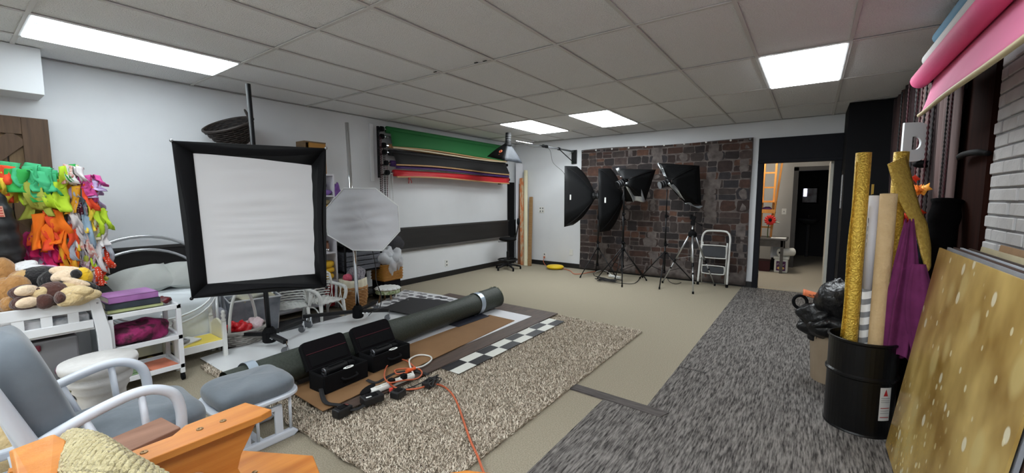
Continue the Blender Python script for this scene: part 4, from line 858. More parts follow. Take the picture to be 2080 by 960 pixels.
webb = M('strap_web', (26,26,28), .8)
def ribbon(t, name, pts, w, m, up=(0,0,1), n=6, par=None):
    q = spl(pts, n); vs_ = []; 
    for i, p in enumerate(q):
        d = (q[min(i+1,len(q)-1)]-q[max(i-1,0)]).normalized(); s_ = d.cross(V(up)); s_ = s_.normalized() if s_.length > 1e-4 else V(1,0,0); vs_ += [p-s_*w/2, p+s_*w/2]
    return build(MB().add(vs_, [(2*i,2*i+1,2*i+3,2*i+2) for i in range(len(q)-1)]), name, m, t, smooth=True, solid=.004)
ribbon(t1, 'shoulder_strap', [(-2.70,1.475,.10),(-2.55, 1.42, 0.07),(-2.44, 1.46, 0.065),(-2.33, 1.48, 0.06),(-2.32, 1.55, 0.06),(-2.36, 1.6, 0.062)], .03, webb)
t2, P2_ = case('open black flash case farther along, behind the orange cord loop', (-2.80,2.09), .38, .18, .125, 2, False)
ribbon(t2, 'shoulder_strap', [(-2.61, 1.78, 0.075),(-2.54, 1.82, 0.06),(-2.57, 2, 0.056),(-2.49, 2.12, 0.056),(-2.34, 2.14, 0.056)], .03, webb)
pd = MB(); n_ = 14; pc = (-2.47, 1.69, 0.066)
pd.prism([V(pc)+V(.035*math.cos(2*PI*k/n_)*1.0+.0,0,0)+rot(0,0,20)@V(0,.085*math.sin(2*PI*k/n_),0) for k in range(n_)], (0,0,.014)); build(pd, 'shoulder_pad', cas, t1, bevel=.004)
# ---- chargers, power strip, cords
def brick_(lab, c, size, yaw, lbl=None):
    t = T('battery_charger', lab, 'charger', (c[0],c[1],c[2]), 'black battery chargers'); R = rot(0,0,yaw); c = V(c)
    build(MB().ob(c+V(0,0,size[2]/2), size, R), 'body', M('charger_black', (24,24,26), .45), t, bevel=.008)
    build(MB().ob(c+V(0,0,size[2]+.001), (size[0]*.6,size[1]*.5,.004), R), 'top_recess', blkm, t)
    if lbl: build(MB().ob(c+R@V(*lbl[0]), lbl[1], R), 'sticker', lbl[2], t)
    return t
brick_('black battery charger nearest the camera, off the kraft board corner', (-2.37, 1.43, 0.03), (.07,.11,.055), 5, ((0,.03,.057),(.03,.02,.002),M('sticker_dkred', (110,60,56), .5)))
brick_('black battery charger with white sticker beside shoulder pad', (-2.34, 1.63, 0.045), (.085,.14,.05), -12, ((.02,-.03,.052),(.014,.035,.002),tagw))
brick_('small black battery charger right of the white power strip', (-2.28, 1.8, 0.03), (.075,.09,.05), 10)
brick_('black battery charger with coiled lead next to orange cord', (-2.23, 2.05, 0.03), (.07,.11,.045), 12)
g = random.Random(4)
solo('coiled_lead', 'coiled black lead lying on the farthest charger', 'cable', Tb(spl([V((-2.15, 2.02, 0.09))+V(.055*math.cos(k*1.5)*g.uniform(.5,1.2), .07*math.sin(k*1.3), .02*g.random()) for k in range(12)]+[(-2.3, 1.98, 0.04),(-2.32, 1.88, 0.04)],6), .0045, n=6), cblk, smooth=True)
solo('black_lead', 'short black lead curled right of the small charger', 'cable', Tb(spl([(-2.29, 1.83, 0.05),(-2.31, 1.92, 0.04),(-2.3, 1.96, 0.035),(-2.26, 1.92, 0.035),(-2.3, 1.89, 0.035)],6), .005, n=6), cblk, smooth=True)
t = T('power_strip', 'white power strip lying on the edge of the dark plank mat', 'power strip', (-2.46, 1.91, 0.05))
Rp = rot(0,0,-4); pc = V((-2.42, 1.87, 0.066))
build(MB().ob(pc, (.055,.36,.035), Rp), 'body', cwht, t, bevel=.012)
for k in range(6): build(MB().ob(pc+Rp@V(.0,-.13+.052*k,.0185), (.03,.032,.004), Rp), 'socket', M('socket_cream', (214,210,200), .5), t)
for k in (2, 4): build(MB().ob(pc+Rp@V(.02,-.13+.052*k,.03), (.045,.035,.035), Rp), 'plugged_adapter', blkm, t, bevel=.004)
build(MB().cyl(pc+Rp@V(.06,-.06,-.02), pc+Rp@V(.06,-.06,.0), .014, 12), 'red_switch', M('switch_red', (214,70,60), .5), t)
build(Tb(spl([pc+Rp@V(0,.18,0),(-2.45, 2.08, 0.06),(-2.58, 2.16, 0.07),(-2.67, 2.24, 0.07),(-2.69, 2.35, 0.065),(-2.61, 2.4, 0.06),(-2.53, 2.35, 0.06),(-2.49, 2.23, 0.06),(-2.49, 2.14, 0.07)],7), .007, n=6), 'strip_cord', cwht, t, smooth=True)
solo('extension_cord', 'thick orange extension cord running across the shag rug to the camera', 'cord', Tb(spl([(-2.49, 2.14, 0.07),(-2.5, 2.06, 0.06),(-2.54, 2, 0.06),(-2.61, 2.04, 0.06),(-2.56, 2.11, 0.06),(-2.48, 2.16, 0.06),(-2.39, 2.12, 0.06),(-2.35, 2.03, 0.06),(-2.38, 1.91, 0.08),(-2.39, 1.81, 0.1),(-2.55, 1.89, 0.08),(-2.71, 2.04, 0.07),(-2.75, 2.16, 0.07),(-2.68, 2.2, 0.07),(-2.54, 2.16, 0.07),(-2.49, 2.13, 0.075)],6), .0058, n=6), corange, smooth=True)
tl = [(-2.39, 1.81, 0.1),(-2.37, 1.84, 0.06),(-2.3, 1.87, 0.05),(-2.24, 1.95, 0.045),(-2.21, 2.07, 0.04),(-2.12, 2.09, 0.036),(-1.99, 2.04, 0.036),(-1.85, 1.95, 0.036),(-1.68, 1.82, 0.036),(-1.51, 1.69, 0.036),(-1.39, 1.61, 0.036),(-1.27, 1.52, 0.036),(-1.09, 1.4, 0.036)]
build(Tb(spl(tl,6), .0068, n=6), 'cord_tail', corange, bpy.data.objects['extension_cord.001'], smooth=True)
build(Tb([(-2.48, 2.13, 0.075),(-2.49, 2.05, 0.075)], [.012,.016], n=8), 'plug', M('plug_orange', (226,92,40), .5), bpy.data.objects['extension_cord.001'])
# ================================================================== LEFT SIDE: door panel, garland, jacket
t = T('barn_door_panel', 'brown wooden barn door leaning on the wall under the soffit', 'door panel', (-5.25,.1,0))
bdw = wood('barn_wood', (98,74,52), (70,50,35), 4, (3,9,.8), .6); bdw2 = wood('barn_wood_pale', (122,98,66), (92,70,46), 5, (3,7,1), .6)
for k in range(5): build(B(-5.29,-5.262,-.42+.2*k,-.425+.2*k+.195,.02,2.05), 'plank', bdw2, t, bevel=.003)
for a_ in ((-5.262,-5.235,.46,.61,0,2.07),(-5.262,-5.235,-.45,-.31,0,2.07),(-5.262,-5.236,-.31,.46,1.93,2.07),(-5.262,-5.236,-.31,.46,.95,1.08),(-5.262,-5.236,-.31,.46,0,.14)): build(B(*a_), 'frame_rail', bdw, t, bevel=.004)
build(MB().beam((-5.25,-.3,1.1),(-5.25,.44,1.91),.022,.12,up=(0,-.75,.66)), 'brace', bdw, t); build(MB().beam((-5.25,.44,1.1),(-5.25,-.3,1.91),.02,.1,up=(0,.75,.66)), 'brace', bdw, t); build(MB().beam((-5.25,-.3,.16),(-5.25,.44,.94),.022,.12,up=(0,-.75,.66)), 'brace', bdw, t)
# garment rack that carries garland, skirt and jacket
t = T('garment_rack', 'thin black garment rack behind the changing table, under fabric strips', 'rack', (-4.85,.35,0))
for y in (-.25,.46):
    build(Tb([(-4.85,y,.03),(-4.85,y,1.5)], .012, n=8), 'post', blk, t); build(Tb([(-5.0,y,.015),(-4.7,y,.015)], .014, n=8), 'foot', blk, t)
build(Tb([(-4.85,-.25,1.5),(-4.85,.62,1.52),(-4.85,.70,1.5)], .012, n=8), 'rail', blk, t)
# rag garland: each torn strip is a part
t = T('rag_garland', 'bushy garland of bright torn fabric strips hanging at far left', 'garland', (-4.72,.5,.75))
build(Tb(spl([(-4.72,.1,1.60),(-4.72,.3,1.625),(-4.72,.5,1.62),(-4.72,.63,1.55),(-4.72,.7,1.40),(-4.72,.72,1.2),(-4.72,.72,.95)],5), .01, n=6), 'cord', M('garland_cord', (120,110,90), .8), t)
def dots(name, a_, b_, sc):
    m = bpy.data.materials.new(name); m.use_nodes = True; nt = m.node_tree; p = nt.nodes['Principled BSDF']; p.inputs['Roughness'].default_value = .85
    tc = nt.nodes.new('ShaderNodeTexCoord'); v = nt.nodes.new('ShaderNodeTexVoronoi'); v.inputs['Scale'].default_value = sc; v.inputs['Randomness'].default_value = .25
    nt.links.new(tc.outputs['Object'], v.inputs[0]); r = nt.nodes.new('ShaderNodeValToRGB'); r.color_ramp.interpolation = 'CONSTANT'
    r.color_ramp.elements[0].color = lin(b_)+(1,); r.color_ramp.elements[1].color = lin(a_)+(1,); r.color_ramp.elements[1].position = .28
    nt.links.new(v.outputs['Distance'], r.inputs[0]); nt.links.new(r.outputs[0], p.inputs['Base Color']); return m
def fm(n_, c): return M('rag_'+n_, c, .85, bump=(30,.25,.006))
RG = {'teal':fm('teal',(70,186,128)),'green':fm('green',(54,176,84)),'lime':fm('lime',(190,222,52)),'olive':fm('olive',(172,178,74)),'yellow':fm('yellow',(238,206,66)),'gold':fm('gold',(232,168,42)),'orange':fm('orange',(250,124,22)),'coral':fm('coral',(240,82,44)),
 'mag':fm('mag',(206,28,98)),'rose':fm('rose',(216,84,160)),'lav':fm('lav',(196,176,216)),'white':fm('white',(222,216,216)),'grey':fm('grey',(168,172,182)),'blue':fm('blue',(150,176,196)),'cream':fm('cream',(222,212,180)),
 'wine':dots('rag_wine_dots',(92,18,44),(226,210,216),62),'gdot':dots('rag_green_dots',(30,138,66),(226,240,226),56),'odot':dots('rag_orange_dots',(232,70,36),(248,232,222),60),'flor':M('rag_floral',(206,192,196),.85,n=((150,96,120),40,.12)),'flor2':M('rag_floral2',(214,206,198),.85,n=((196,120,110),34,.12)),'brown':fm('brown',(74,50,52))}
g = random.Random(21)
def rag(x, y, z, L, w, m, yaw, curl=.035, out=.04):
    ph, ph2 = g.uniform(0,6), g.uniform(0,6); R = rot(0,0,yaw)
    def f(u, v):
        s_ = (u-.5)*w*(1+.25*math.sin(4*v+ph2)); b_ = curl*math.sin(5*v+ph)*v+.014*math.sin(7*u+ph2+4*v)*(.3+v)+.006*math.sin(17*v+9*u+ph)
        return V(x,y,z)+R@V(.01+out*math.sin(min(1,v*1.6)*PI*.6)+b_, s_+.03*math.sin(3*v+ph)*v, -L*v+(.03*math.sin(PI*min(1,v*3)))+.015*(u-.5)*math.sin(ph))
    build(MB().grid(f, 6, 13), 'fabric_strip', RG[m], t, smooth=True, solid=.002)
def zone(n_, ys, zs, cols, Ls, ws=(.04,.07), xs=(-4.72,-4.60)):
    n_ = int(n_*1.95); ws = (ws[0]*.72, ws[1]*.8)
    for k in range(n_):
        y, z = g.uniform(*ys), g.uniform(*zs); rag(g.uniform(*xs), y, z, g.uniform(*Ls), g.uniform(*ws), g.choice(cols), g.uniform(-40,25))
zone(6,(.46,.70),(1.05,1.3),['brown','wine','grey'],(.3,.4),(.09,.13),(-4.76,-4.74))
zone(9,(.34,.58),(1.58,1.67),['teal','green','teal'],(.12,.2),(.09,.14))
zone(5,(.24,.34),(1.55,1.66),['yellow','lime','coral'],(.12,.2),(.08,.12))
zone(10,(.40,.56),(1.47,1.55),['lime','olive','lime'],(.16,.24),(.07,.11))
zone(5,(.56,.66),(1.5,1.58),['gold','yellow'],(.16,.22),(.06,.08))
zone(9,(.44,.58),(1.20,1.33),['orange','orange','coral'],(.16,.26),(.07,.1))
zone(8,(.42,.55),(1.03,1.14),['mag','mag','rose'],(.14,.2),(.07,.1),(-4.74,-4.66))
zone(5,(.55,.60),(1.02,1.22),['gold','orange'],(.2,.28),(.05,.07))
zone(5,(.60,.66),(1.3,1.42),['wine','white','grey'],(.16,.24))
zone(7,(.58,.68),(1.62,1.67),['green','white','lime','flor2'],(.1,.16))
zone(6,(.62,.70),(1.48,1.60),['coral','white','lav','grey','blue'],(.14,.2))
zone(5,(.68,.78),(1.46,1.58),['lav','rose','odot','white'],(.1,.16))
zone(10,(.63,.72),(1.22,1.42),['grey','flor','white','blue','flor2','yellow'],(.18,.28))
zone(8,(.72,.79),(1.18,1.38),['lime','white','odot','coral','cream'],(.14,.22))
zone(7,(.6,.68),(1.02,1.2),['gdot','white','grey','wine'],(.16,.24))
zone(9,(.66,.76),(.98,1.18),['flor','flor','flor2','lime','white'],(.2,.3))
zone(8,(.72,.78),(.92,1.1),['odot','lime','white','flor2','grey'],(.14,.2))
zone(8,(.62,.75),(.86,.97),['coral','white','flor','odot','olive'],(.1,.16))
zone(6,(.70,.77),(1.5,1.6),['rose','lav'],(.06,.1),(.06,.08),(-4.66,-4.6))
# pink tulle skirt and black jacket on the rack
t = T('tulle_skirt', 'pink tulle skirt hanging below the black jacket', 'skirt', (-4.72,.28,.75))
for k in range(9):
    y = .12+.05*k; build(MB().grid(lambda u, v: V(-4.74+.03*k % .06,y,1.15-.38*v)+V(.05*math.sin(3*u*PI+k)*v+.02*k % .05, (u-.5)*(.1+.1*v)+.02*math.sin(5*v+k), .02*math.sin(9*u+k)), 10, 8), 'tulle_layer', M('tulle_pink_%d' % (k % 3), ((206,60,128),(222,120,170),(196,40,110))[k % 3], .9, alpha=.85, bump=(20,.6,.02)), t, smooth=True)
t = T('black_jacket', 'black puffy jacket sleeve with flag patch hanging at far left', 'jacket', (-4.62,.2,.95))
jk = M('jacket_black', (24,24,27), .5, bump=(9,.5,.02))
pth = spl([(-4.62,.13,1.50),(-4.58,.21,1.43),(-4.54,.25,1.3),(-4.54,.275,1.14),(-4.56,.29,1.0),(-4.57,.29,.96)],8)
build(MB().tube(pth, [(.05+.022*min(1,i/8))*(1+.07*math.sin(i*1.35)) if i < 33 else .055 for i in range(len(pth))], 16), 'sleeve', jk, t, smooth=True)
build(MB().tube([(-4.57,.29,.98),(-4.57,.292,.90),(-4.57,.292,.87)], [.06,.055,.05], 14), 'cuff', blkm, t, smooth=True)
build(MB().blob((-4.68,.02,1.25),(.13,.2,.3),None,20,14,.05,3), 'body', jk, t, smooth=True); build(MB().blob((-4.66,.17,1.52),(.05,.08,.04),None,14,9,.05,3), 'collar', M('jacket_grey', (90,84,80), .8), t, smooth=True)
Rf = rot(0,0,-30)@rot(0,12,0); pc = V(-4.468,.215,1.325)
pt = build(MB().ob(pc,(.004,.13,.075),Rf), 'flag_patch', M('patch_peach', (222,164,140), .8), t)
for k in range(4): build(MB().ob(pc+Rf@V(.003,0,-.03+.018*k),(.003,.122,.008),Rf), 'flag_stripe', M('flag_red', (196,84,78), .8), pt)
build(MB().ob(pc+Rf@V(.004,-.032,.016),(.003,.055,.04),Rf), 'flag_canton', M('flag_blue', (84,84,140), .8), pt)

# ================================================================== CHANGING TABLE WITH PLUSH TOYS
tw = M('table_white', (228,230,234), .4)
t = T('changing_table', 'white changing table with slatted rail, covered in plush toys', 'table', (-4.2,.1,0))
XF, XK, Y0, Y1 = -3.9, -4.66, -.55, .63
for x in (XF, XK):
    for z0, z1 in ((.665,.735),(.545,.60)): build(B(x-.011,x+.011,Y0,Y1-.06,z0,z1), 'rail', tw, t, bevel=.004)
    for k in range(10): build(B(x-.007,x+.007,Y0+.06+.118*k,Y0+.11+.118*k,.60,.665), 'slat', tw, t)
for x in (XF, XK):
    build(MB().prism([(x-.016,Y1-.075,.745),(x-.016,Y1-.02,.735),(x-.016,Y1+.02,.5),(x-.016,Y1+.03,.0),(x-.016,Y1-.04,.0),(x-.016,Y1-.05,.5)], (.032,0,0)), 'post', tw, t, bevel=.004); build(B(x-.016,x+.016,Y0,Y0+.06,0,.74), 'post', tw, t, bevel=.004)
    build(MB().cyl((x+.014,Y1-.035,.71),(x+.019,Y1-.035,.71),.006,10), 'screw_cap', steel, t)
build(B(XK,XF-.011,Y0,Y1-.02,.53,.545), 'top_board', tw, t)
build(B(XK,XF,Y0,Y1,.12,.14), 'lower_shelf', tw, t); build(B(XK,XF,Y0,Y1,.02,.04), 'bottom_shelf', tw, t)
for z in (.545,.60): pass
build(B(XK,XF,Y1-.05,Y1-.03,.545,.7), 'end_panel', tw, t); build(B(XK+.005,XK+.015,Y0,Y1-.02,.14,.53), 'back_panel', tw, t)
solo('printed_pad', 'white pad with small printed pictures lying inside the rail', 'pad', B(XK+.03,XF-.03,Y0+.02,Y1-.07,.546,.64), M('pad_print', (214,214,216), .8, n=((120,126,132), 9, .08)), bevel=.01)
solo('storage_tub', 'grey plastic tub with dark red handle under changing table', 'tub', MB().box(-4.5,-3.96,-.3,.50,.145,.5), M('tub_grey', (116,116,120), .5), bevel=.012)
solo('tub_handle', 'dark red handle strip on the grey plastic tub', 'handle', B(-3.958,-3.945,.13,.33,.44,.48), M('handle_wine', (92,16,40), .5), bevel=.01)
for k, (lab, c_, y, z, R) in enumerate((('grey-blue picture book lying on the lower table shelf',(110,116,126),.38,.145,8),('pale green printed cloth folded on the lower table shelf',(196,196,140),.28,.17,-10))):
    solo('picture_book' if k == 0 else 'printed_cloth', lab, 'book' if k == 0 else 'cloth', MB().ob((-3.86+.02*k,y,z+.02),(.16,.3,.035),rot(0,0,R)), M('shelf_item_%d' % k, c_, .6, n=(tuple(int(q*.7) for q in c_), 14, .15)), bevel=.008)
solo('rolled_print', 'rolled printed paper sticking out over the table shelf', 'paper roll', MB().cyl((-3.95,.40,.30),(-3.75,.60,.25),.035,16), M('rolled_print', (180,170,176), .6, n=((120,80,100), 14, .15)))
fur = lambda n_, a_, b_: M('plush_'+n_, a_, .95, n=(b_, 26, .25), bump=(60,.9,.014), sheen=.3)
pT = fur('tan',(160,112,60),(188,140,84)); pB = fur('brown',(66,36,30),(86,50,42)); pC = fur('cream',(206,178,126),(222,200,156)); pK = fur('black',(20,18,20),(32,29,32)); pW = fur('white',(226,226,230),(236,236,238)); pS = fur('sand',(196,152,92),(214,176,120)); pP = fur('pink',(214,140,196),(226,160,206)); pY = fur('yellow',(234,184,24),(242,200,50)); pN = fur('peach',(232,206,172),(240,216,188))
def plush(name, lab, bits):
    cc = V(bits[0][1]); t = T(name, lab, 'plush toy', (cc.x,cc.y,cc.z-bits[0][2][2]), 'plush toys on the changing table')
    for k, (n_, c, r, R, m) in enumerate(bits): build(MB().blob(c, (r[0],r[1]*.92,r[2]*1.32), rot(*R) if R else None, 18, 12, .03, k), n_, m, t, smooth=True)
plush('plush_bear', 'large tan plush bear at far left edge, nearest the rail', [('body',(-4.17, 0.22, 0.79),(.1,.1,.09),None,pT),('head',(-4.14, 0.27, 0.84),(.07,.075,.06),None,pT),('ear',(-4.15, 0.26, 0.88),(.03,.03,.02),None,pT),('paw',(-4.04, 0.23, 0.75),(.06,.05,.04),None,pT)])
plush('plush_bear', 'tan plush bear lying behind, with its paw raised', [('head',(-4.48, 0.24, 0.88),(.09,.08,.1),None,pT),('paw',(-4.25, 0.32, 0.86),(.08,.075,.06),(0,20,0),pS),('body',(-4.37, 0.31, 0.83),(.08,.08,.07),None,pT)])
plush('plush_monkey', 'dark brown plush monkey with cream soles on its feet', [('body',(-3.94, 0.41, 0.8),(.075,.09,.06),None,pB),('foot',(-3.97, 0.29, 0.83),(.06,.075,.035),(0,0,20),pB),('sole',(-3.89, 0.29, 0.85),(.03,.06,.025),(0,0,30),pN),('foot',(-3.92, 0.29, 0.77),(.06,.08,.035),(0,0,10),pB),('sole',(-3.86, 0.29, 0.78),(.03,.06,.025),(0,0,20),pN),('muzzle',(-3.91, 0.35, 0.82),(.04,.05,.03),None,pC),('nose',(-3.9, 0.34, 0.84),(.02,.02,.014),None,pB),('hand',(-3.87, 0.36, 0.77),(.045,.05,.035),None,pB),('tail',(-3.82, 0.42, 0.79),(.05,.03,.03),None,pB)])
plush('plush_rabbit', 'cream plush rabbit lying at the right end of the pile', [('body',(-3.88, 0.5, 0.78),(.07,.1,.05),None,pC),('head',(-3.95, 0.48, 0.83),(.05,.055,.04),None,pC),('arm',(-3.82, 0.47, 0.77),(.04,.075,.03),(20,0,0),pC),('leg',(-3.84, 0.55, 0.78),(.04,.07,.028),None,pC),('arm',(-3.82, 0.52, 0.81),(.035,.06,.025),None,pC)])
plush('plush_dog', 'black and white plush dog with a long light muzzle', [('body',(-4.26, 0.39, 0.86),(.1,.15,.07),(0,0,10),pK),('head',(-4.13, 0.45, 0.86),(.07,.1,.06),None,pK),('face',(-4.01, 0.47, 0.9),(.055,.07,.03),(15,0,0),pN),('muzzle',(-4.04, 0.5, 0.92),(.035,.11,.028),(-12,0,-20),pN),('nose',(-3.97, 0.52, 0.91),(.03,.032,.024),None,pK),('front_leg',(-3.95, 0.53, 0.83),(.04,.11,.03),(-22,0,0),pK),('blaze',(-3.93, 0.51, 0.86),(.025,.085,.018),(-28,0,0),pN)])
plush('plush_lamb', 'white plush lamb with pale pink lining behind the dog', [('body',(-4.6, 0.28, 0.91),(.1,.13,.06),None,pW),('ear',(-4.48, 0.33, 0.93),(.06,.09,.03),(20,0,20),pW),('leg',(-4.4, 0.39, 0.91),(.05,.1,.03),(-10,0,0),pW)])
plush('pink_plush', 'small pink plush peeking out behind the black dog', [('body',(-4.38, 0.43, 0.89),(.06,.09,.04),None,pP)])
plush('yellow_plush', 'round bright yellow plush beside the dog muzzle', [('body',(-4.01, 0.56, 0.88),(.055,.05,.05),None,pY),('beak',(-4.02, 0.54, 0.89),(.03,.03,.02),None,pY)])

# ================================================================== WHITE BED WITH ARCHED METAL FRAME
t = T('metal_bed', 'white bed with silver arched metal head and foot rails', 'bed', (-4.85,1.05,0))
mt_ = M('bed_tube', (206,208,212), .25, .7)
def arch(x, yc, hw, zt, zb, n_=24, flip=1): return [(x, yc+hw*math.sin(a_), zb+(zt-zb)*math.cos(a_)) for a_ in [(-PI/2)+PI*k/n_ for k in range(n_+1)]]
build(Tb(arch(-5.2,1.13,.62,1.05,.45), .016, n=10), 'headboard_arch', mt_, t, smooth=True); build(Tb(arch(-5.2,1.13,.52,.92,.45), .014, n=10), 'headboard_arch', mt_, t, smooth=True)
for y in (.76,1.50): build(MB().beam((-5.2,y-.01,.77),(-5.2,y+(.03 if y > 1 else -.03),.90),.015,.02), 'arch_spacer', mt_, t)
for y in (.51,1.75): build(Tb([(-5.2,y,0),(-5.2,y,.46)], .016, n=10), 'head_post', mt_, t, smooth=True)
duv = M('duvet_white', (222,228,232), .8, bump=(5,.4,.03))
def mat_(u, v):
    a_ = 2*PI*u; cx, cy, hx, hy = -4.84, 1.09, .36, .42
    sq = lambda q, e_: math.copysign(abs(q)**e_, q)
    prof = [(0,.54),(.6,.545),(.9,.53),(1.0,.48),(1.03,.36),(1.02,.2),(.99,.1)]
    i = min(int(v*6), 5); f_ = v*6-i; r = prof[i][0]*(1-f_)+prof[i+1][0]*f_; z = prof[i][1]*(1-f_)+prof[i+1][1]*f_
    return V(cx+hx*r*sq(math.cos(a_),.35), cy+hy*r*sq(math.sin(a_),.35), z+.008*math.sin(7*a_+5*v))
build(MB().grid(mat_, 64, 31, cu=True), 'duvet', duv, t, smooth=True)
build(B(-5.18,-4.52,.68,1.48,.06,.3), 'bed_base', M('bed_base_dark', (60,56,54), .8), t)  # base in one even dark colour
for r, z in ((.0,0),(.03,-.06)):
    q = [( -4.42+.0*k, 1.08+(.36+r)*math.sin(a_), .58-(.20-z)*math.cos(a_)) for k in range(1) for a_ in [(-PI/2)+PI*j/20 for j in range(21)]]
    build(Tb(q, .010, n=8), 'footboard_arc', M('bed_tube_white', (228,230,232), .35, .3), t, smooth=True)
for y in (.70,1.46): build(Tb([(-4.42,y,0),(-4.42,y,.6)], .012, n=8), 'foot_post', M('bed_tube_white', (228,230,232), .35, .3), t, smooth=True)
lin_ = M('pillow_linen', (186,188,184), .85, bump=(8,.4,.02))
def pil(lab, c, r, R, seed):
    R = rot(*R); c = V(c); mb = MB()
    for sg in (1,-1):
        def f(u, v):
            x, y = 2*u-1, 2*v-1; h = (max(0,1-abs(x)**2.)*max(0,1-abs(y)**2.))**.7
            k = 1-.10*(1-x*x)*abs(y)**4-.10*(1-y*y)*abs(x)**4
            return c+R@V(r[0]*x*k, r[1]*y*k, sg*r[2]*h+.010*math.sin(5*x+4*y+seed)*h)
        mb.grid(f, 22, 22)
    return solo('pillow', lab, 'pillow', mb, lin_, 'grey pillows on the bed', smooth=True)
pil('grey pillow tilted against the headboard, the left one', (-4.97,1.07,.66), (.17,.25,.13), (10,30,14), 1)
pil('grey pillow against the headboard, half behind the big softbox', (-4.98,1.43,.66), (.17,.22,.13), (-8,30,-10), 2)

# ================================================================== TROLLEY, DOLL BED, PEDESTAL
t = T('white_trolley', 'small white trolley with shelves of books and fabric', 'trolley', (-4.09,.84,0))
x0, x1, y0, y1 = -4.27,-3.91,.64,1.055
for x in (x0, x1-.03):
    for y in (y0, y1-.03): p = build(B(x,x+.03,y,y+.03,.06,.6), 'post', tw, t, bevel=.003); build(MB().lathe([(.008,-.012),(.028,-.010),(.028,.010),(.008,.012)], V(x+.015,y+.015,.03), 14, rot(90,0,0)), 'caster_wheel', blkm, p); build(MB().cyl((x+.015,y+.015,.045),(x+.015,y+.015,.065),.012,8), 'caster_stem', blk, p)
for z, n_ in ((.585,'tray'),(.345,'shelf'),(.115,'shelf')):
    for a_ in ((x0,x1,y0,y0+.02,z-.015,z+.02),(x0,x1,y1-.02,y1,z-.015,z+.02),(x0,x0+.02,y0,y1,z-.015,z+.02),(x1-.02,x1,y0,y1,z-.015,z+.02)): build(B(*a_), 'shelf_edge', tw, t, bevel=.003)
    build(B(x0+.02,x1-.02,y0+.02,y1-.02,z-.01,z), n_, tw, t)
def book(lab, c, size, yaw, col, pages=True):
    t = T('book', lab, 'book', (c[0],c[1],c[2]), 'books on the white trolley'); R = rot(0,0,yaw); c = V(c); cm_ = M('cover_'+'_'.join(map(str,col)), col, .45, n=(tuple(min(255,int(q*1.25+20)) for q in col), 7, .25))
    build(MB().ob(c+V(0,0,size[2]-.002),(size[0],size[1],.004),R), 'cover', cm_, t); build(MB().ob(c+V(0,0,.002),(size[0],size[1],.004),R), 'cover', cm_, t); build(MB().ob(c+R@V(size[0]/2-.002,0,size[2]/2),(.004,size[1],size[2]),R), 'spine', cm_, t)
    build(MB().ob(c+R@V(-.004,0,size[2]/2),(size[0]-.012,size[1]-.01,size[2]-.008),R), 'pages', M('book_pages', (222,214,196), .8), t)
book('pale olive book at the bottom of the trolley stack', (-4.08,.80,.606), (.26,.31,.022), 2, (150,156,110))
book('thick black and blue book in the middle of the stack', (-4.08,.80,.629), (.25,.30,.045), -3, (34,40,48))
book('purple picture book on top of the trolley stack', (-4.08,.79,.675), (.25,.28,.045), 4, (136,88,142))
solo('red_ribbon', 'dark red ribbon bow lying on the trolley beside the books', 'ribbon', MB().blob((-4.07,.985,.625),(.06,.05,.022),None,20,10,.25,3), M('ribbon_red', (128,20,32), .4, n=((60,14,20), 20, .2)), smooth=True)
solo('floral_fabric', 'magenta floral fabric bundle on the middle trolley shelf', 'fabric', MB().blob((-4.09,.83,.415),(.15,.18,.075),rot(0,0,6),30,18,.09,11,.75), M('fabric_magenta', (150,36,96), .8, n=((70,22,44), 16, .07), bump=(9,.9,.04)), smooth=True)
book('green booklet lying on the lowest trolley shelf', (-4.1,.75,.117), (.25,.2,.02), 0, (120,150,110)); book('orange patterned booklet on the lowest trolley shelf', (-4.05,.93,.117), (.25,.16,.016), 6, (196,110,84))
# small things on the floor behind the trolley
solo('yellow_frisbee', 'yellow and white dish stack on the floor behind the trolley', 'dish', MB().lathe([(.05,0),(.13,.015),(.15,.04),(.14,.04),(.1,.02)], (-4.45,.86,.03), 24, cap=False), M('dish_yellow', (222,190,70), .5), smooth=True)
# doll bed
t = T('doll_bed', 'small white wooden doll bed with yellow mattress', 'doll bed', (-4.33,1.2,0))
dw = M('doll_bed_white', (226,226,222), .4); dwc = M('doll_bed_cream', (222,218,196), .45)
xa, xb, ya, yb = -4.46,-4.17,1.075,1.42
for x in (xa, xb):
    for y in (ya, yb):
        p = build(B(x-.016,x+.016,y-.016,y+.016,0.048 if False else 0.0,.33), 'post', dw, t, bevel=.003)
        build(MB().lathe([(.0,.33),(.016,.332),(.022,.345),(.012,.36),(.018,.372),(.02,.385),(.012,.398),(.016,.408),(.018,.418),(.010,.43),(.0,.432)], (x,y,0), 14, cap=False), 'finial', dw, p, smooth=True)
for y in (ya, yb):
    pts = [(xa+.016,y-.008,.14),(xb-.016,y-.008,.14),(xb-.016,y-.008,.27)]+[(xb-.016+(xa-xb+.032)*k/10,y-.008,.27+.065*math.sin(PI*k/10)) for k in range(1,10)]+[(xa+.016,y-.008,.27)]
    build(MB().prism(pts, (0,.016,0)), 'end_panel', dwc, t)
for x in (xa, xb): build(B(x-.008,x+.008,ya,yb,.11,.17), 'side_rail', dw, t, bevel=.003)
build(B(xa,xb,ya,yb,.12,.135), 'slat_base', dw, t); build(B(xa+.012,xb-.012,ya+.012,yb-.012,.135,.175), 'mattress', M('mattress_yellow', (228,206,92), .8), t, bevel=.012)
solo('white_papers', 'white papers scattered on the doll bed mattress', 'paper', MB().ob((-4.31,1.17,.186),(.15,.18,.012),rot(3,2,25)), M('paper_white', (224,224,222), .7), bevel=.002)
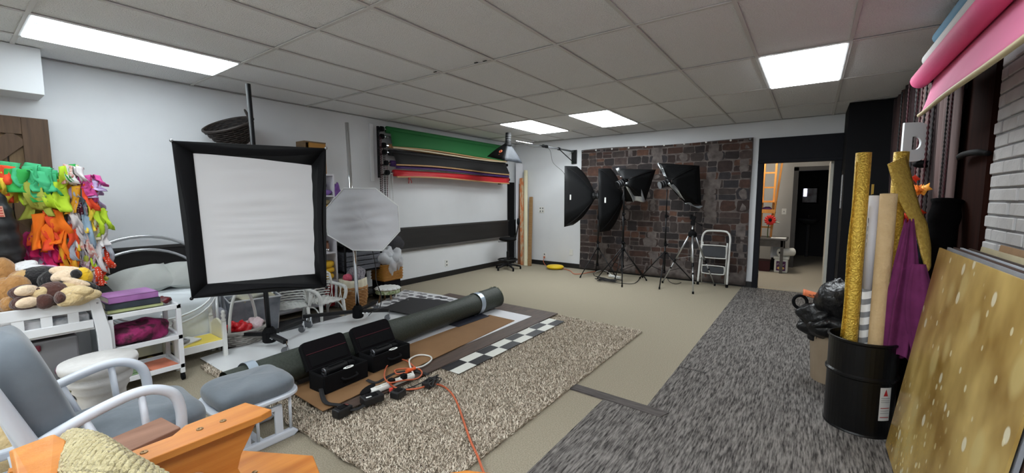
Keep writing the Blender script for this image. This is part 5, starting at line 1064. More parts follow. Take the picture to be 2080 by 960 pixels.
t = T('tablet_stack', 'small grey device lying on papers beside the trolley', 'device', (-4.2,1.10,.195)); build(MB().ob((-4.27,1.12,.21),(.1,.12,.022),rot(0,0,15)), 'body', M('device_grey', (150,152,158), .4), t, bevel=.006); build(MB().ob((-4.27,1.12,.222),(.07,.09,.003),rot(0,0,15)), 'screen', M('device_screen', (70,74,80), .2), t)
# plaster pedestal
solo('plaster_pedestal', 'white plaster column pedestal behind the rocking chair arm', 'pedestal', MB().lathe([(.14,0),(.14,.03),(.11,.05),(.097,.08),(.097,.36),(.104,.38),(.115,.395),(.11,.41),(.128,.43),(.132,.45),(.118,.465),(.138,.48),(.155,.505),(.16,.53),(.155,.55),(.0,.555)], (-3.09,.46,0), 36, cap=False), M('plaster', (214,212,210), .8, n=((186,184,182), 7, .2), bump=(30,.4,.006)), smooth=True)
solo('sheepskin', 'tan sheepskin on the floor between rocking chair and table', 'sheepskin', MB().blob((-3.3,.18,.2),(.3,.22,.2),None,26,16,.07,5), fur('sheep',(176,150,104),(206,184,140)), smooth=True)

# ================================================================== GLIDER CHAIR AND FOOTSTOOL
gwt = M('glider_white', (212,218,228), .35); gcu = M('cushion_grey', (92,100,108), .9, n=((112,120,128), 7, .25), bump=(60,.25,.004), sheen=.3)
def cushion(t, name, c, r, R, seed=0, e=.3, puff=.35):
    R = rot(*R); c = V(c); sq = lambda q, e2: math.copysign(abs(q)**e2, q)
    def f(u, v):
        a_ = 2*PI*u; th = PI*(v-.5); ct = max(0, math.cos(th))**.3
        x, y = sq(math.cos(a_),e)*ct, sq(math.sin(a_),e)*ct
        return c+R@V(r[0]*x, r[1]*y, r[2]*sq(math.sin(th),.7)*(1+puff*(1-x*x)*(1-y*y))+.004*math.sin(7*x+4*y+seed))
    return build(MB().grid(f, 48, 25, cu=True), name, gcu, t, smooth=True)
t = T('glider_chair', 'white glider rocking chair with grey cushions, at lower left', 'chair', (-2.45,.38,0))
for x, sd in ((-2.2,1),(-2.7,-1)):
    arm = [(x,.15,.535),(x,.22,.565),(x,.32,.60),(x,.42,.622),(x,.49,.612),(x,.545,.57),(x,.565,.5),(x,.565,.42),(x,.56,.36)]
    build(Tb(spl(arm,6), .021, n=12), 'arm', gwt, t, smooth=True)
    for (ya_, za, yb_, zb) in ((.27,.585,.34,.36),(.44,.61,.455,.36)): build(Tb([(x,ya_,za),(x,yb_,zb)], .013, n=10), 'spindle', gwt, t, smooth=True)
    build(MB().prism([(x-.02,.02,.32),(x-.02,.62,.32),(x-.02,.68,.345),(x-.02,.66,.37),(x-.02,.02,.36)], (.04,0,0)), 'seat_rail', gwt, t, bevel=.008)
    build(Tb(spl([(x,.50,.33),(x,.46,.25),(x,.40,.16),(x,.32,.1)],5), .022, n=10), 'swing_link', gwt, t, smooth=True)
    build(MB().prism([(x-.022,-.12,.0),(x-.022,.6,.0),(x-.022,.64,.025),(x-.022,.6,.055),(x-.022,-.12,.055)], (.044,0,0)), 'base_rail', gwt, t, bevel=.012)
    for y in (.05,.42): build(B(x-.02,x+.02,y,y+.06,.05,.26), 'base_upright', gwt, t, bevel=.004)
    build(Tb([(x,.19,.33),(x,.15,.5),(x,.06,.77),(x,.0,.98)], .024, n=12), 'back_post', gwt, t, smooth=True)
build(B(-2.7,-2.2,.60,.64,.32,.36), 'front_rail', gwt, t, bevel=.01); build(B(-2.7,-2.2,.02,.06,.32,.36), 'rear_rail', gwt, t, bevel=.01); build(B(-2.68,-2.22,.1,.6,.325,.335), 'seat_board', gwt, t)
build(B(-2.68,-2.22,.2,.25,.05,.1), 'cross_bar', gwt, t)
for k in range(5): build(Tb([(-2.6+.075*k,.14,.4),(-2.6+.075*k,.0,.96)], .009, n=8), 'back_spindle', gwt, t)
build(Tb([(-2.7,.0,.98),(-2.45,-.03,1.02),(-2.2,.0,.98)], .022, n=10), 'top_rail', gwt, t, smooth=True)
cushion(t, 'seat_cushion', (-2.45,.42,.405), (.235,.265,.055), (2,0,0), 1)
cushion(t, 'back_cushion', (-2.45,.175,.635), (.23,.07,.25), (15,0,0), 2, .3, .2)
t = T('glider_footstool', 'white footstool with grey cushion in front of the glider chair', 'footstool', (-2.62,1.0,0))
cushion(t, 'cushion', (-2.60,.99,.325), (.185,.205,.05), (0,0,0), 3, .42, .3)
build(MB().prism([(-2.6+.2*math.copysign(abs(math.cos(2*PI*k/32))**.5,math.cos(2*PI*k/32)),.99+.225*math.copysign(abs(math.sin(2*PI*k/32))**.5,math.sin(2*PI*k/32)),.262) for k in range(32)], (0,0,.022)), 'seat_frame', gwt, t, bevel=.006)
for x in (-2.46,-2.76):
    build(MB().prism([(x-.02,.79,.0),(x-.02,1.16,.0),(x-.02,1.19,.02),(x-.02,1.16,.048),(x-.02,.79,.048)], (.04,0,0)), 'base_rail', gwt, t, bevel=.01)
    for y in (.86,.97,1.15): build(Tb([(x,y,.045),(x+.0,y,.265)], .009, n=8), 'spindle', gwt, t, smooth=True)
    for y in (.885,1.06): build(B(x-.008,x+.008,y,y+.045,.045,.2), 'base_upright', gwt, t, bevel=.004)
    build(B(x-.01,x+.01,.87,1.1,.19,.215), 'swing_bar', gwt, t)
build(B(-2.76,-2.46,.96,1.0,.02,.045), 'cross_bar', gwt, t)

# ================================================================== ORANGE WOODEN LOUNGE CHAIR WITH KNIT BLANKET
t = T('wooden_armchair', 'orange varnished wooden garden chair, its arm nearest the camera', 'chair', (-1.75,.35,0))
orw = wood('varnished_orange', (214,142,66), (184,108,42), 2.5, (10,.8,10), .32); orp = wood('shaded_arm_brown', (150,112,92), (128,92,74), 3, (8,1,8), .7)  # far arm's shade is put into a browner wood colour
bolt = M('brass_bolt', (150,120,84), .35, .8)
z = .575
ar = build(MB().prism([(-1.80,.67,z),(-1.655,.705,z),(-1.64,.66,z),(-1.64,.05,z),(-1.74,.05,z),(-1.745,.42,z),(-1.79,.47,z)], (0,0,.026)), 'arm_rest', orw, t, bevel=.003)
for (x, y) in ((-1.71,.56),(-1.715,.49),(-1.70,.335)): build(MB().lathe([(.0,.0),(.011,0),(.010,.003),(.004,.0035),(.0,.001)], (x,y,z+.026), 12), 'bolt', bolt, ar)
# curved bracket under the arm
br = [(-1.70,.66,z),(-1.70,.63,.52),(-1.70,.60,.47),(-1.70,.585,.42),(-1.70,.60,.37),(-1.70,.64,.33),(-1.70,.50,.33),(-1.70,.515,.38),(-1.70,.51,.43),(-1.70,.47,.47),(-1.70,.41,.49),(-1.70,.33,.50),(-1.70,.22,.53),(-1.70,.22,z)]
build(MB().prism(br, (.03,0,0)), 'arm_bracket', orw, t, bevel=.004)
fp = build(MB().prism([(-1.98,.68,.305),(-1.66,.86,.305),(-1.48,.80,.305),(-1.48,.35,.305),(-1.98,.35,.305)], (0,0,.025)), 'front_seat_board', orw, t, bevel=.004)
build(MB().lathe([(.0,.0),(.011,0),(.010,.003),(.0,.001)], (-1.74,.665,.33), 12), 'bolt', bolt, fp)
far = build(MB().prism([(-2.12,.48,.50),(-1.96,.50,.50),(-1.90,.25,.50),(-2.06,.23,.50)], (0,0,.022)), 'far_arm_rest', orp, t, bevel=.004)
for (x, y) in ((-1.70,.62),(-2.02,.45)): build(B(x-.02,x+.02,y-.04,y+.04,0,.31 if x > -1.9 else .5), 'front_leg', orw, t, bevel=.004)
for x in (-1.70,-2.02): build(MB().beam((x,.62,.28),(x,-.3,.02),.03,.1), 'side_rail', orw, t, bevel=.004)
for k in range(4): build(B(-2.02,-1.66,.26-.09*k,.34-.09*k,.30-.03*k,.322-.03*k), 'seat_slat', orw, t, bevel=.003)
Rb = rot(-12,0,0)
build(MB().prism([(-1.84, 0.08, 0.69),(-1.81, 0.16, 0.71),(-1.78, 0.18, 0.69),(-1.62, 0.12, 0.58),(-1.65, 0.08, 0.6)], (-.025,-.008,-.01)), 'back_board', orw, t, bevel=.004)
for x in (-2.02,-1.70): build(MB().beam((x,.1,.55),(x,-.06,.0),.03,.05), 'rear_leg', orw, t)
# knitted blanket: rows of knit on a draped sheet
kn = M('knit_cream', (176,162,118), .95, n=((206,194,152), 40, .25), bump=(70,1.,.02), sheen=.2)
p = [[(-1.9, 0.14, 0.6),(-1.87, 0.17, 0.66),(-1.89, 0.21, 0.65),(-1.87, 0.24, 0.63)],[(-1.82, 0.14, 0.6),(-1.76, 0.18, 0.68),(-1.74, 0.24, 0.67),(-1.72, 0.28, 0.63)],[(-1.74, 0.14, 0.57),(-1.62, 0.18, 0.66),(-1.57, 0.25, 0.67),(-1.59, 0.31, 0.63)],[(-1.67, 0.13, 0.48),(-1.53, 0.19, 0.57),(-1.46, 0.28, 0.6),(-1.48, 0.35, 0.6)]]
def bl(u, v):
    def cr(q, s_):
        n_ = len(q)-1; i = min(int(s_*n_), n_-1); f_ = s_*n_-i; p0, p1, p2, p3 = V(q[max(i-1,0)]), V(q[i]), V(q[i+1]), V(q[min(i+2,n_)])
        return .5*((2*p1)+(p2-p0)*f_+(2*p0-5*p1+4*p2-p3)*f_*f_+(3*p1-p0-3*p2+p3)*f_**3)
    b_ = cr([cr(r_, u) for r_ in p], v)
    return b_+V(0,0,.006*math.sin(u*26*PI)*math.sin(v*40*PI)+.012*math.sin(u*9+2))
solo('knit_blanket', 'cream chunky knit blanket draped over the orange wooden chair', 'blanket', MB().grid(bl, 105, 120), kn, smooth=True, solid=.012)
t = T('wood_stool_corner', 'small orange wooden corner at the bottom edge of the picture', 'stool', (-1.16,1.3,0))
# ================================================================== RIGHT SIDE
# orange corner of a small stool just entering at the bottom edge
c0 = V((-0.95, 1.04, 0.45)); 
build(MB().prism([c0+V(0,0,-.03),c0+V(.10,.05,-.03),c0+V(.20,-.12,-.03),c0+V(-.02,-.2,-.03),c0+V(-.07,-.08,-.03)], (0,0,.03)), 'seat', orw, t, bevel=.004)
for (dx, dy) in ((0,-.05),(.13,-.07),(.02,-.16)): build(Tb([c0+V(dx,dy,-.03), (c0.x+dx,c0.y+dy,0)], .014, n=8), 'leg', orw, t)
t.location = (c0.x,c0.y,0)
for ch in t.children: ch.location = V(-1.16,1.3,0)-V(c0.x,c0.y,0)
# ---- paper rolls on the right wall
def rroll(lab, x, z, r, m, y0=1.3, y1=3.95):
    q = T('paper_roll', lab, 'paper roll', (x,(y0+y1)/2,z-r), 'paper rolls on the right wall')
    build(Tb([(x,y0,z),(x,y1,z)], r, n=24), 'roll', m, q, smooth=True); build(MB().cyl((x,y1,z),(x,y1+.05,z),.02,10), 'core_end', blkm, q); build(MB().cyl((x,y1+.02,z),(x,y1+.05,z),.028,8), 'chain_wheel', M('wheel_cream', (190,180,140), .5), q)
    return q
rroll('pale blue paper roll, topmost on the right wall near ceiling', .628, 2.47, .042, M('paper_blue', (92,142,172), .75))
rroll('white paper roll between blue and pink rolls on right wall', .590, 2.335, .045, M('paper_white_roll', (206,206,204), .75))
pk = M('paper_pink', (226,92,140), .75, bump=(6,.25,.02))
q = rroll('pink paper roll with sheet hanging down on the right wall', .548, 2.205, .052, pk)
def pks(u, v): return V(.555+.05+.0*u+.02*math.sin(8*u)*v-.07*v, 1.32+2.56*u-.03*math.sin(PI*v), 2.225-.02-.25*v+.02*math.sin(7*u+1)*v)
build(MB().grid(pks, 40, 8), 'hanging_sheet', M('paper_pink_light', (236,132,172), .8, bump=(6,.3,.02)), q, smooth=True, solid=.002)
build(MB().tube([V(pks(k/20,1))+V(0,0,-.006) for k in range(21)]+[V(pks(1,1))+V(0,.06,-.004)], .012, 8), 'batten', M('batten_pale', (206,190,150), .6), q, smooth=True)
t = T('roller_bracket', 'wall bracket at the far end of the pink and blue rolls', 'bracket', (.7,3.98,2.15))
build(B(.76,.775,3.96,4.0,2.12,2.56), 'bracket_plate', blk, t)
for x, z in ((.628,2.47),(.59,2.335),(.548,2.205)): build(MB().beam((.765,3.985,z),(x,3.985,z-.01),.02,.02), 'hook', blk, t)
for k, (x, y, ln) in enumerate(((.55,4.01,.28),(.70,4.01,1.2),(.72,4.02,1.25),(.745,4.03,1.1))):
    n_ = int(72*ln); build(MB().tube([(x,y,2.25-ln*i/n_) for i in range(n_+1)], [(.0075 if i % 2 else .003) for i in range(n_+1)], 5), 'bead_chain', chm[0 if k % 2 == 0 else 1], t, smooth=True)
# ---- brown striped curtain on the wall between pillar and panel
t = T('striped_curtain', 'dark brown striped curtain hanging on the right wall', 'curtain', (.74,5.3,.02))
cs = [M('curtain_%d' % i, c, .9, n=(tuple(int(q*.75) for q in c), 14, .25), stretch=(1,1,.15)) for i, c in enumerate(((62,42,40),(110,88,86),(42,28,28),(128,104,102),(78,54,52),(52,34,36)))]
g = random.Random(13); y = 4.02
while y < 6.66:
    w_ = g.uniform(.05,.17); k = g.randrange(6) if y < 5.6 else g.choice((0,2,5,4)); ph = g.uniform(0,6)
    build(MB().grid(lambda u, v: V(.755-.03*math.sin(PI*u)-.012*math.sin(5*v+ph), y+w_*u+.012*math.sin(3*v+ph), .02+2.54*v), 6, 12), 'curtain_strip', cs[k], t, smooth=True, solid=.004)
    y += w_*.93
# loose strip over the panel
build(MB().grid(lambda u, v: V(.745-.02*math.sin(PI*u), 3.86+.02*v+.19*u-.07*v*(1-v)*u, .02+2.5*v), 6, 16), 'curtain_strip', cs[1], t, smooth=True, solid=.004)
t = T('bead_curtain', 'strings of dark red beads hanging before the brown curtain', 'bead string', (.69,5.0,.9))
for k, y in enumerate((4.35,4.5,4.68,4.85,5.1,5.5,5.9)):
    n_ = 84; build(MB().tube([(.69,y+.004*math.sin(i*.3),2.5-1.7*i/n_) for i in range(n_+1)], [(.010 if i % 2 else .004) for i in range(n_+1)], 5), 'bead_string', chm[0 if k % 2 else 1], t, smooth=True)
solo('wall_hook', 'black curved hook sticking out of the dark wooden panel', 'hook', MB().tube(spl([(.775,3.42,1.66),(.745,3.5,1.675),(.735,3.65,1.68),(.735,3.76,1.675),(.735,3.83,1.66)],5), [.014]*3+[.018]*14+[.012,.009,.006,.004], 8), M('hook_black', (10,9,10), .8, spec=.2), smooth=True)
# ---- white letter D on a black peg
t = T('letter_d', 'white wooden letter D standing before the brown curtain', 'letter', (.56,4.6,1.68))
def Dn(u, v): return C0+ex*u+V(0,0,v)
C0 = V(.545,4.5,1.70); ex = V(.95,.3,0).normalized(); ey = V(.3,-.95,0).normalized()
W_, H_ = .19, .30
out = [(0,0),(W_*.45,0)]+[(W_*.45+W_*.55*math.sin(PI*k/12), H_/2-H_/2*math.cos(PI*k/12)) for k in range(1,12)]+[(W_*.45,H_),(0,H_)]
inn = [(W_*.30,H_*.30),(W_*.42,H_*.30)]+[(W_*.42+W_*.18*math.sin(PI*k/12), H_*.47-H_*.17*math.cos(PI*k/12)) for k in range(1,12)]+[(W_*.42,H_*.64),(W_*.30,H_*.64)]
n_ = len(out); mb = MB(); vs_ = [Dn(u,v)+ey*d for d in (0,.025) for u, v in out]+[Dn(u,v)+ey*d for d in (0,.025) for u, v in inn]
fs = []
for i in range(n_):
    j = (i+1) % n_; fs += [(i,j,n_+j,n_+i),(2*n_+j,2*n_+i,3*n_+i,3*n_+j),(j,i,2*n_+i,2*n_+j),(n_+i,n_+j,3*n_+j,3*n_+i)]
build(mb.add(vs_, fs), 'letter', M('letter_white', (226,230,232), .5), t)
build(MB().blob(C0+V(.14,.05,-.02),(.06,.05,.03)), 'peg', blkm, t, smooth=True); build(MB().cyl(C0+V(.14,.05,-.02), V(.74,4.72,1.68), .014, 8), 'peg_arm', blkm, t)
# ---- maple leaf garland
t = T('leaf_garland', 'red and orange artificial leaves bunched below the letter D', 'leaves', (.55,4.3,1.2))
lm_ = [M('leaf_red', (226,60,28), .6), M('leaf_orange', (250,134,34), .6), M('leaf_amber', (252,170,60), .6), M('leaf_crimson', (190,24,30), .6)]
g = random.Random(6)
def leaf(c, s_, m):
    R = Euler((g.uniform(-.8,.8),g.uniform(-.8,.8),g.uniform(0,6))).to_matrix()@rot(60,0,0); pts = []
    for k in range(10): a_ = 2*PI*k/10; r = s_*(1 if k % 2 == 0 else .55); pts.append(V(c)+R@V(r*math.cos(a_),r*math.sin(a_),.25*s_*math.cos(2*a_)))
    build(MB().add([V(c)]+pts, [(0,k+1,(k+1) % 10+1) for k in range(10)]), 'leaf', m, t, smooth=True, solid=.002)
build(Tb(spl([(.42,4.3,1.15),(.5,4.32,1.3),(.58,4.35,1.35),(.66,4.4,1.45),(.6,4.42,1.58)],5), .006, n=6), 'stem', M('leaf_stem', (90,50,30), .7), t, smooth=True)
for k in range(34): leaf((g.uniform(.44,.60),g.uniform(4.2,4.4),g.uniform(1.14,1.34)), g.uniform(.035,.06), g.choice(lm_))
for k in range(5): leaf((.53+.02*k,4.3,1.36+.05*k), .04, g.choice((lm_[0],lm_[3])))
for k in range(5): leaf((.66+g.uniform(-.03,.03),4.3,1.46+g.uniform(-.02,.03)), .045, g.choice((lm_[1],lm_[2])))
for k in range(5): leaf((.62+g.uniform(-.04,.04),4.3,1.30+g.uniform(-.02,.02)), .045, g.choice((lm_[1],lm_[0])))
t = T('blue_bin', 'dark blue plastic bin below the artificial leaves', 'bin', (.53,4.3,0))
build(MB().prism([(.36,4.12,0),(.69,4.12,0),(.69,4.46,0),(.36,4.46,0)], (0,0,1.06)), 'body', M('bin_blue', (38,50,70), .5), t, bevel=.015); build(B(.345,.705,4.1,4.48,1.06,1.09), 'lid', M('bin_blue', (38,50,70), .5), t, bevel=.01); build(B(.52,.6,4.09,4.1,.93,.98), 'white_sticker', tagw, t)
solo('small_carton', 'small brown carton standing on the dark blue bin', 'carton', B(.48,.58,4.12,4.22,1.091,1.15), cardb, bevel=.003)
# ---- papers on the pillar
solo('wall_notice', 'white paper notice fixed to the side of the black pillar', 'notice', B(.303,.309,6.98,7.18,1.28,1.72), M('notice', (176,178,182), .7, n=((140,142,146), 40, .1)))
solo('white_envelope', 'white card leaning at the foot of the black pillar', 'card', MB().prism([(.27,6.62,.0),(.285,6.74,.0),(.30,6.74,.34),(.285,6.62,.40)], (.008,0,0)), tagw)
# ---- drum with rolls
t = T('steel_drum', 'black steel drum holding fabric and paper rolls', 'drum', (.30,3.28,0))
DC = V(.30,3.28,0); rd = .172; dm = M('drum_black', (9,9,10), .32, n=((14,14,15), 6, .3), spec=.35)
pr = [(.0,.012),(rd-.01,.012),(rd,0),(rd,.01),(rd-.004,.02),(rd-.004,.36),(rd+.006,.37),(rd+.006,.382),(rd-.004,.392),(rd-.004,.585),(rd+.004,.595),(rd+.004,.606),(rd-.006,.608),(rd-.010,.59),(rd-.012,.03),(.0,.028)]
pr = [(r, z*.94) for r, z in pr]
build(MB().lathe(pr, DC, 48, cap=False), 'body', dm, t, smooth=False, bevel=0)
def onc(a_, z, d=.0): return DC+V((rd-.003+d)*math.cos(a_),(rd-.003+d)*math.sin(a_),z)
a0, a1 = math.radians(-62), math.radians(-40)
lb = build(MB().grid(lambda u, v: onc(a0+(a1-a0)*u, .12+.20*v, .0015), 8, 3), 'warning_label', M('label_paper', (206,204,200), .6), t, smooth=True)
build(MB().add([onc(a0+(a1-a0)*.28,.27,.003),onc(a0+(a1-a0)*.68,.27,.003),onc(a0+(a1-a0)*.48,.312,.003)], [(0,1,2)]), 'red_triangle', M('label_red', (176,36,36), .6), lb)
for k, (za, h2, m_) in enumerate(((.255,.004,'g'),(.243,.003,'g'),(.232,.003,'g'),(.195,.004,'r'),(.18,.003,'g'),(.165,.003,'g'),(.14,.004,'r'))): build(MB().grid(lambda u, v: onc(a0+(a1-a0)*(.1+.8*u), za+h2*v, .003), 6, 2), 'print_line', M('label_red', (176,36,36), .6) if m_ == 'r' else M('label_grey', (150,148,148), .6), lb)
def roll(lab, b, tp, r, m, n_=20, name='fabric_roll', hollow=True, **k):
    q = T(name, lab, 'roll', b, 'rolls standing in the drum'); b = V(b); tp = V(tp)
    build(Tb([b, lerp(b,tp,.33), lerp(b,tp,.66), tp], r, n=n_), 'outer_layer', m, q, smooth=True)
    d = (tp-b).normalized()
    if hollow: build(MB().cyl(tp-d*.01, tp+d*.002, r*.72, 16), 'core', M('roll_core', (92,78,58), .8), q)
    return q
gold = M('gold_foil', (238,204,92), .36, .55, n=((186,146,52), 75, .2), bump=(110,.8,.012)); goldb = M('gold_back', (176,146,60), .6, .2)
q = roll('gold glitter roll standing leftmost in the black drum', (.235,3.25,.03), (.235,3.28,1.685), .038, gold)
build(MB().grid(lambda u, v: V(.206+.004*math.sin(9*v), 3.24+.02*v-.02*u, .56+1.07*v)+V(-.014*u*(1.6-v),.0,0), 5, 20), 'loose_edge', gold, q, smooth=True, solid=.002)
solo('marked_stick', 'narrow gold edged card behind the white striped tube', 'card', MB().beam((.30,3.40,.03),(.30,3.42,1.50),.03,.01), goldb)
sm_ = bpy.data.materials.new('grey_diagonal_stripes'); sm_.use_nodes = True; nt = sm_.node_tree; p_ = nt.nodes['Principled BSDF']; p_.inputs['Roughness'].default_value = .6
tc = nt.nodes.new('ShaderNodeTexCoord'); mp = nt.nodes.new('ShaderNodeMapping'); mp.inputs['Rotation'].default_value = (0,.35,0); wv2 = nt.nodes.new('ShaderNodeTexWave'); wv2.bands_direction = 'Z'; wv2.inputs['Scale'].default_value = 4.2; rp = nt.nodes.new('ShaderNodeValToRGB'); rp.color_ramp.interpolation = 'CONSTANT'
rp.color_ramp.elements[0].color = lin((222,222,222))+(1,); rp.color_ramp.elements[1].color = lin((120,122,126))+(1,); rp.color_ramp.elements[1].position = .6
nt.links.new(tc.outputs['Object'], mp.inputs[0]); nt.links.new(mp.outputs[0], wv2.inputs[0]); nt.links.new(wv2.outputs[1], rp.inputs[0]); nt.links.new(rp.outputs[0], p_.inputs['Base Color'])
q = roll('white paper tube with grey stripes, second in the drum', (.305,3.28,.03), (.305,3.31,.86), .026, sm_, hollow=False)
build(Tb([(.305,3.311,.86),(.305,3.34,1.43)], .0262, n=20), 'plain_part', M('tube_white', (206,206,214), .6), q, smooth=True); build(MB().cyl((.305,3.34,1.43),(.305,3.341,1.432),.02,14), 'core', blkm, q)
for k in range(4): build(MB().ob((.282,3.315,1.13+.05*k),(.002,.006,.03)), 'print_mark', greyp, q)
q = roll('tan fleece roll beside the striped tube', (.355,3.22,.03), (.36,3.26,1.44), .04, M('fleece_tan', (190,160,116), .95, n=((206,178,136), 12, .25), bump=(50,.6,.01)))
q = roll('gold glitter roll with a wide unrolled flap, in the drum', (.405,3.36,.03), (.42,3.42,1.69), .036, gold)
fl_ = [(V((0.34, 3.24, 1.61)),V((0.43, 3.33, 1.66))),(V((0.39, 3.25, 1.43)),V((0.49, 3.35, 1.43))),(V((0.45, 3.28, 1.31)),V((0.52, 3.36, 1.33))),(V((0.49, 3.31, 1.23)),V((0.55, 3.38, 1.27))),(V((0.52, 3.28, 1.09)),V((0.57, 3.35, 1.14))),(V((0.55, 3.28, 0.99)),V((0.57, 3.31, 1.03)))]
def flp(u, v):
    i = min(int(v*5), 4); f_ = v*5-i; return lerp(lerp(fl_[i][0],fl_[i][1],u), lerp(fl_[i+1][0],fl_[i+1][1],u), f_)+V(0,-.02*math.sin(PI*u),0)
build(MB().grid(flp, 8, 24), 'unrolled_flap', M('gold_flap', (196,164,76), .45, .35, n=((166,132,52), 60, .2), bump=(90,.5,.01)), q, smooth=True, solid=.002)
pv = M('velvet_purple', (86,18,66), .9, n=((112,36,90), 9, .25), bump=(8,.7,.03))
t = T('purple_cloth', 'purple crushed velvet hanging out of the black drum', 'fabric', (.46,3.25,.5))
def pvf(u, v):
    zz = 1.28-.78*v; w_ = .02+.062*min(1,v*1.7); a_ = u*2*PI
    return V(.455+.0*v+w_*math.cos(a_)*(.88+.16*math.sin(7*a_+5*v)), 3.24-.03*v+.5*w_*math.sin(a_)*(1+.45*math.sin(6*a_+3*v)), zz+.02*math.sin(3*a_))
build(MB().grid(pvf, 84, 30, cu=True), 'main_fold', pv, t, smooth=True)
build(MB().grid(lambda u, v: V(.50+.045*v+.034*math.cos(2*PI*u)*(.35+1.2*math.sin(PI*min(1,v*.9+.1)))*(1+.2*math.sin(10*PI*u)), 3.17-.02*v+.03*math.sin(2*PI*u)*(.35+math.sin(PI*min(1,v*.9+.1)))*(1+.25*math.sin(8*PI*u)), 1.05-.62*v), 60, 16, cu=True), 'hanging_tail', pv, t, smooth=True)
t = T('black_bag_roll', 'tall black cloth bag leaning behind the gold board', 'bag', (.50,3.5,0))
pth = spl([(.50,3.56,.02),(.54,3.58,.35),(.585,3.62,.64),(.635,3.68,.92),(.675,3.74,1.17),(.70,3.79,1.40)],6)
build(MB().tube(pth, [.062+.006*math.sin(i*1.7)+.012*min(1,i/30) for i in range(len(pth))], 18), 'bag', M('bag_black', (7,6,7), .95, bump=(9,.6,.02), spec=.05), t, smooth=True)
# ---- waste bin with black bag
t = T('waste_bin', 'tan cardboard waste bin standing behind the black drum', 'bin', (.22,3.98,0))
build(MB().lathe([(.0,.0),(.135,.0),(.14,.01),(.17,.50),(.165,.50),(.135,.02)], (.20,3.98,0), 30, cap=False), 'body', M('bin_tan', (140,122,100), .7, n=((158,140,118), 5, .3)), t, smooth=False)
bgm = M('bin_bag_black', (15,15,17), .4, bump=(11,.9,.03))
t = T('bin_bag', 'crumpled black plastic bag hanging over the waste bin', 'bag', (.22,3.95,.36))
build(MB().grid(lambda u, v: V(.20,3.96,.52-.14*v+.03*math.sin(5*2*PI*u)*v)+V((.16+.09*math.sin(PI*min(1,v*1.3))+.018*math.sin(9*2*PI*u+3*v))*math.cos(2*PI*u),(.16+.06*math.sin(PI*min(1,v*1.3))+.018*math.sin(9*2*PI*u+3*v))*math.sin(2*PI*u),.04*math.sin(3*2*PI*u)), 72, 12, cu=True), 'overhang', bgm, t, smooth=True, solid=.002)
build(MB().blob((.20,3.9,.65),(.155,.14,.15),rot(0,10,20),30,20,.07,17), 'bulge', bgm, t, smooth=True); build(MB().blob((.07,3.9,.52),(.12,.1,.09),None,24,14,.1,19), 'bulge', bgm, t, smooth=True); build(MB().blob((.16,3.85,.44),(.15,.08,.08),None,24,14,.12,23), 'bulge', bgm, t, smooth=True)
t = T('orange_packet', 'orange printed packet sticking out of the bin bag', 'packet', (.03,4.0,.55))
build(MB().grid(lambda u, v: V(-.02+.12*u,3.93+.10*v+.02*u,.66-.03*u+.05*math.sin(PI*v)-.02*v), 10, 8), 'wrapper', M('packet_orange', (226,124,74), .6, n=((196,96,54), 9, .2)), t, smooth=True, solid=.003)
build(Tb(circ((-.035,3.94,.60), .05, 20, rot(80,0,30)), .012, n=6, closed=True), 'torn_opening', blkm, t, smooth=True)
for k in range(3): build(MB().ob((.02+.03*k,3.955,.664),(.012,.05,.004),rot(0,0,20)), 'lettering', M('packet_ink', (110,50,34), .6), t)
# ---- gold bokeh board and the boards behind it
gb_ = bpy.data.materials.new('gold_bokeh_print'); gb_.use_nodes = True; nt = gb_.node_tree; p_ = nt.nodes['Principled BSDF']; p_.inputs['Roughness'].default_value = .3
tc = nt.nodes.new('ShaderNodeTexCoord')
def mapn(sc): m_ = nt.nodes.new('ShaderNodeMapping'); m_.inputs['Scale'].default_value = sc; nt.links.new(tc.outputs['Object'], m_.inputs[0]); return m_
n1 = nt.nodes.new('ShaderNodeTexNoise'); n1.inputs['Scale'].default_value = 3.2; n1.inputs['Detail'].default_value = 3; nt.links.new(mapn((1,1.3,.9)).outputs[0], n1.inputs[0])
r1 = nt.nodes.new('ShaderNodeValToRGB'); r1.color_ramp.elements[0].position = .32; r1.color_ramp.elements[1].position = .7; r1.color_ramp.elements[0].color = lin((142,108,46))+(1,); r1.color_ramp.elements[1].color = lin((214,184,112))+(1,); nt.links.new(n1.outputs[0], r1.inputs[0])
prev = r1.outputs[0]
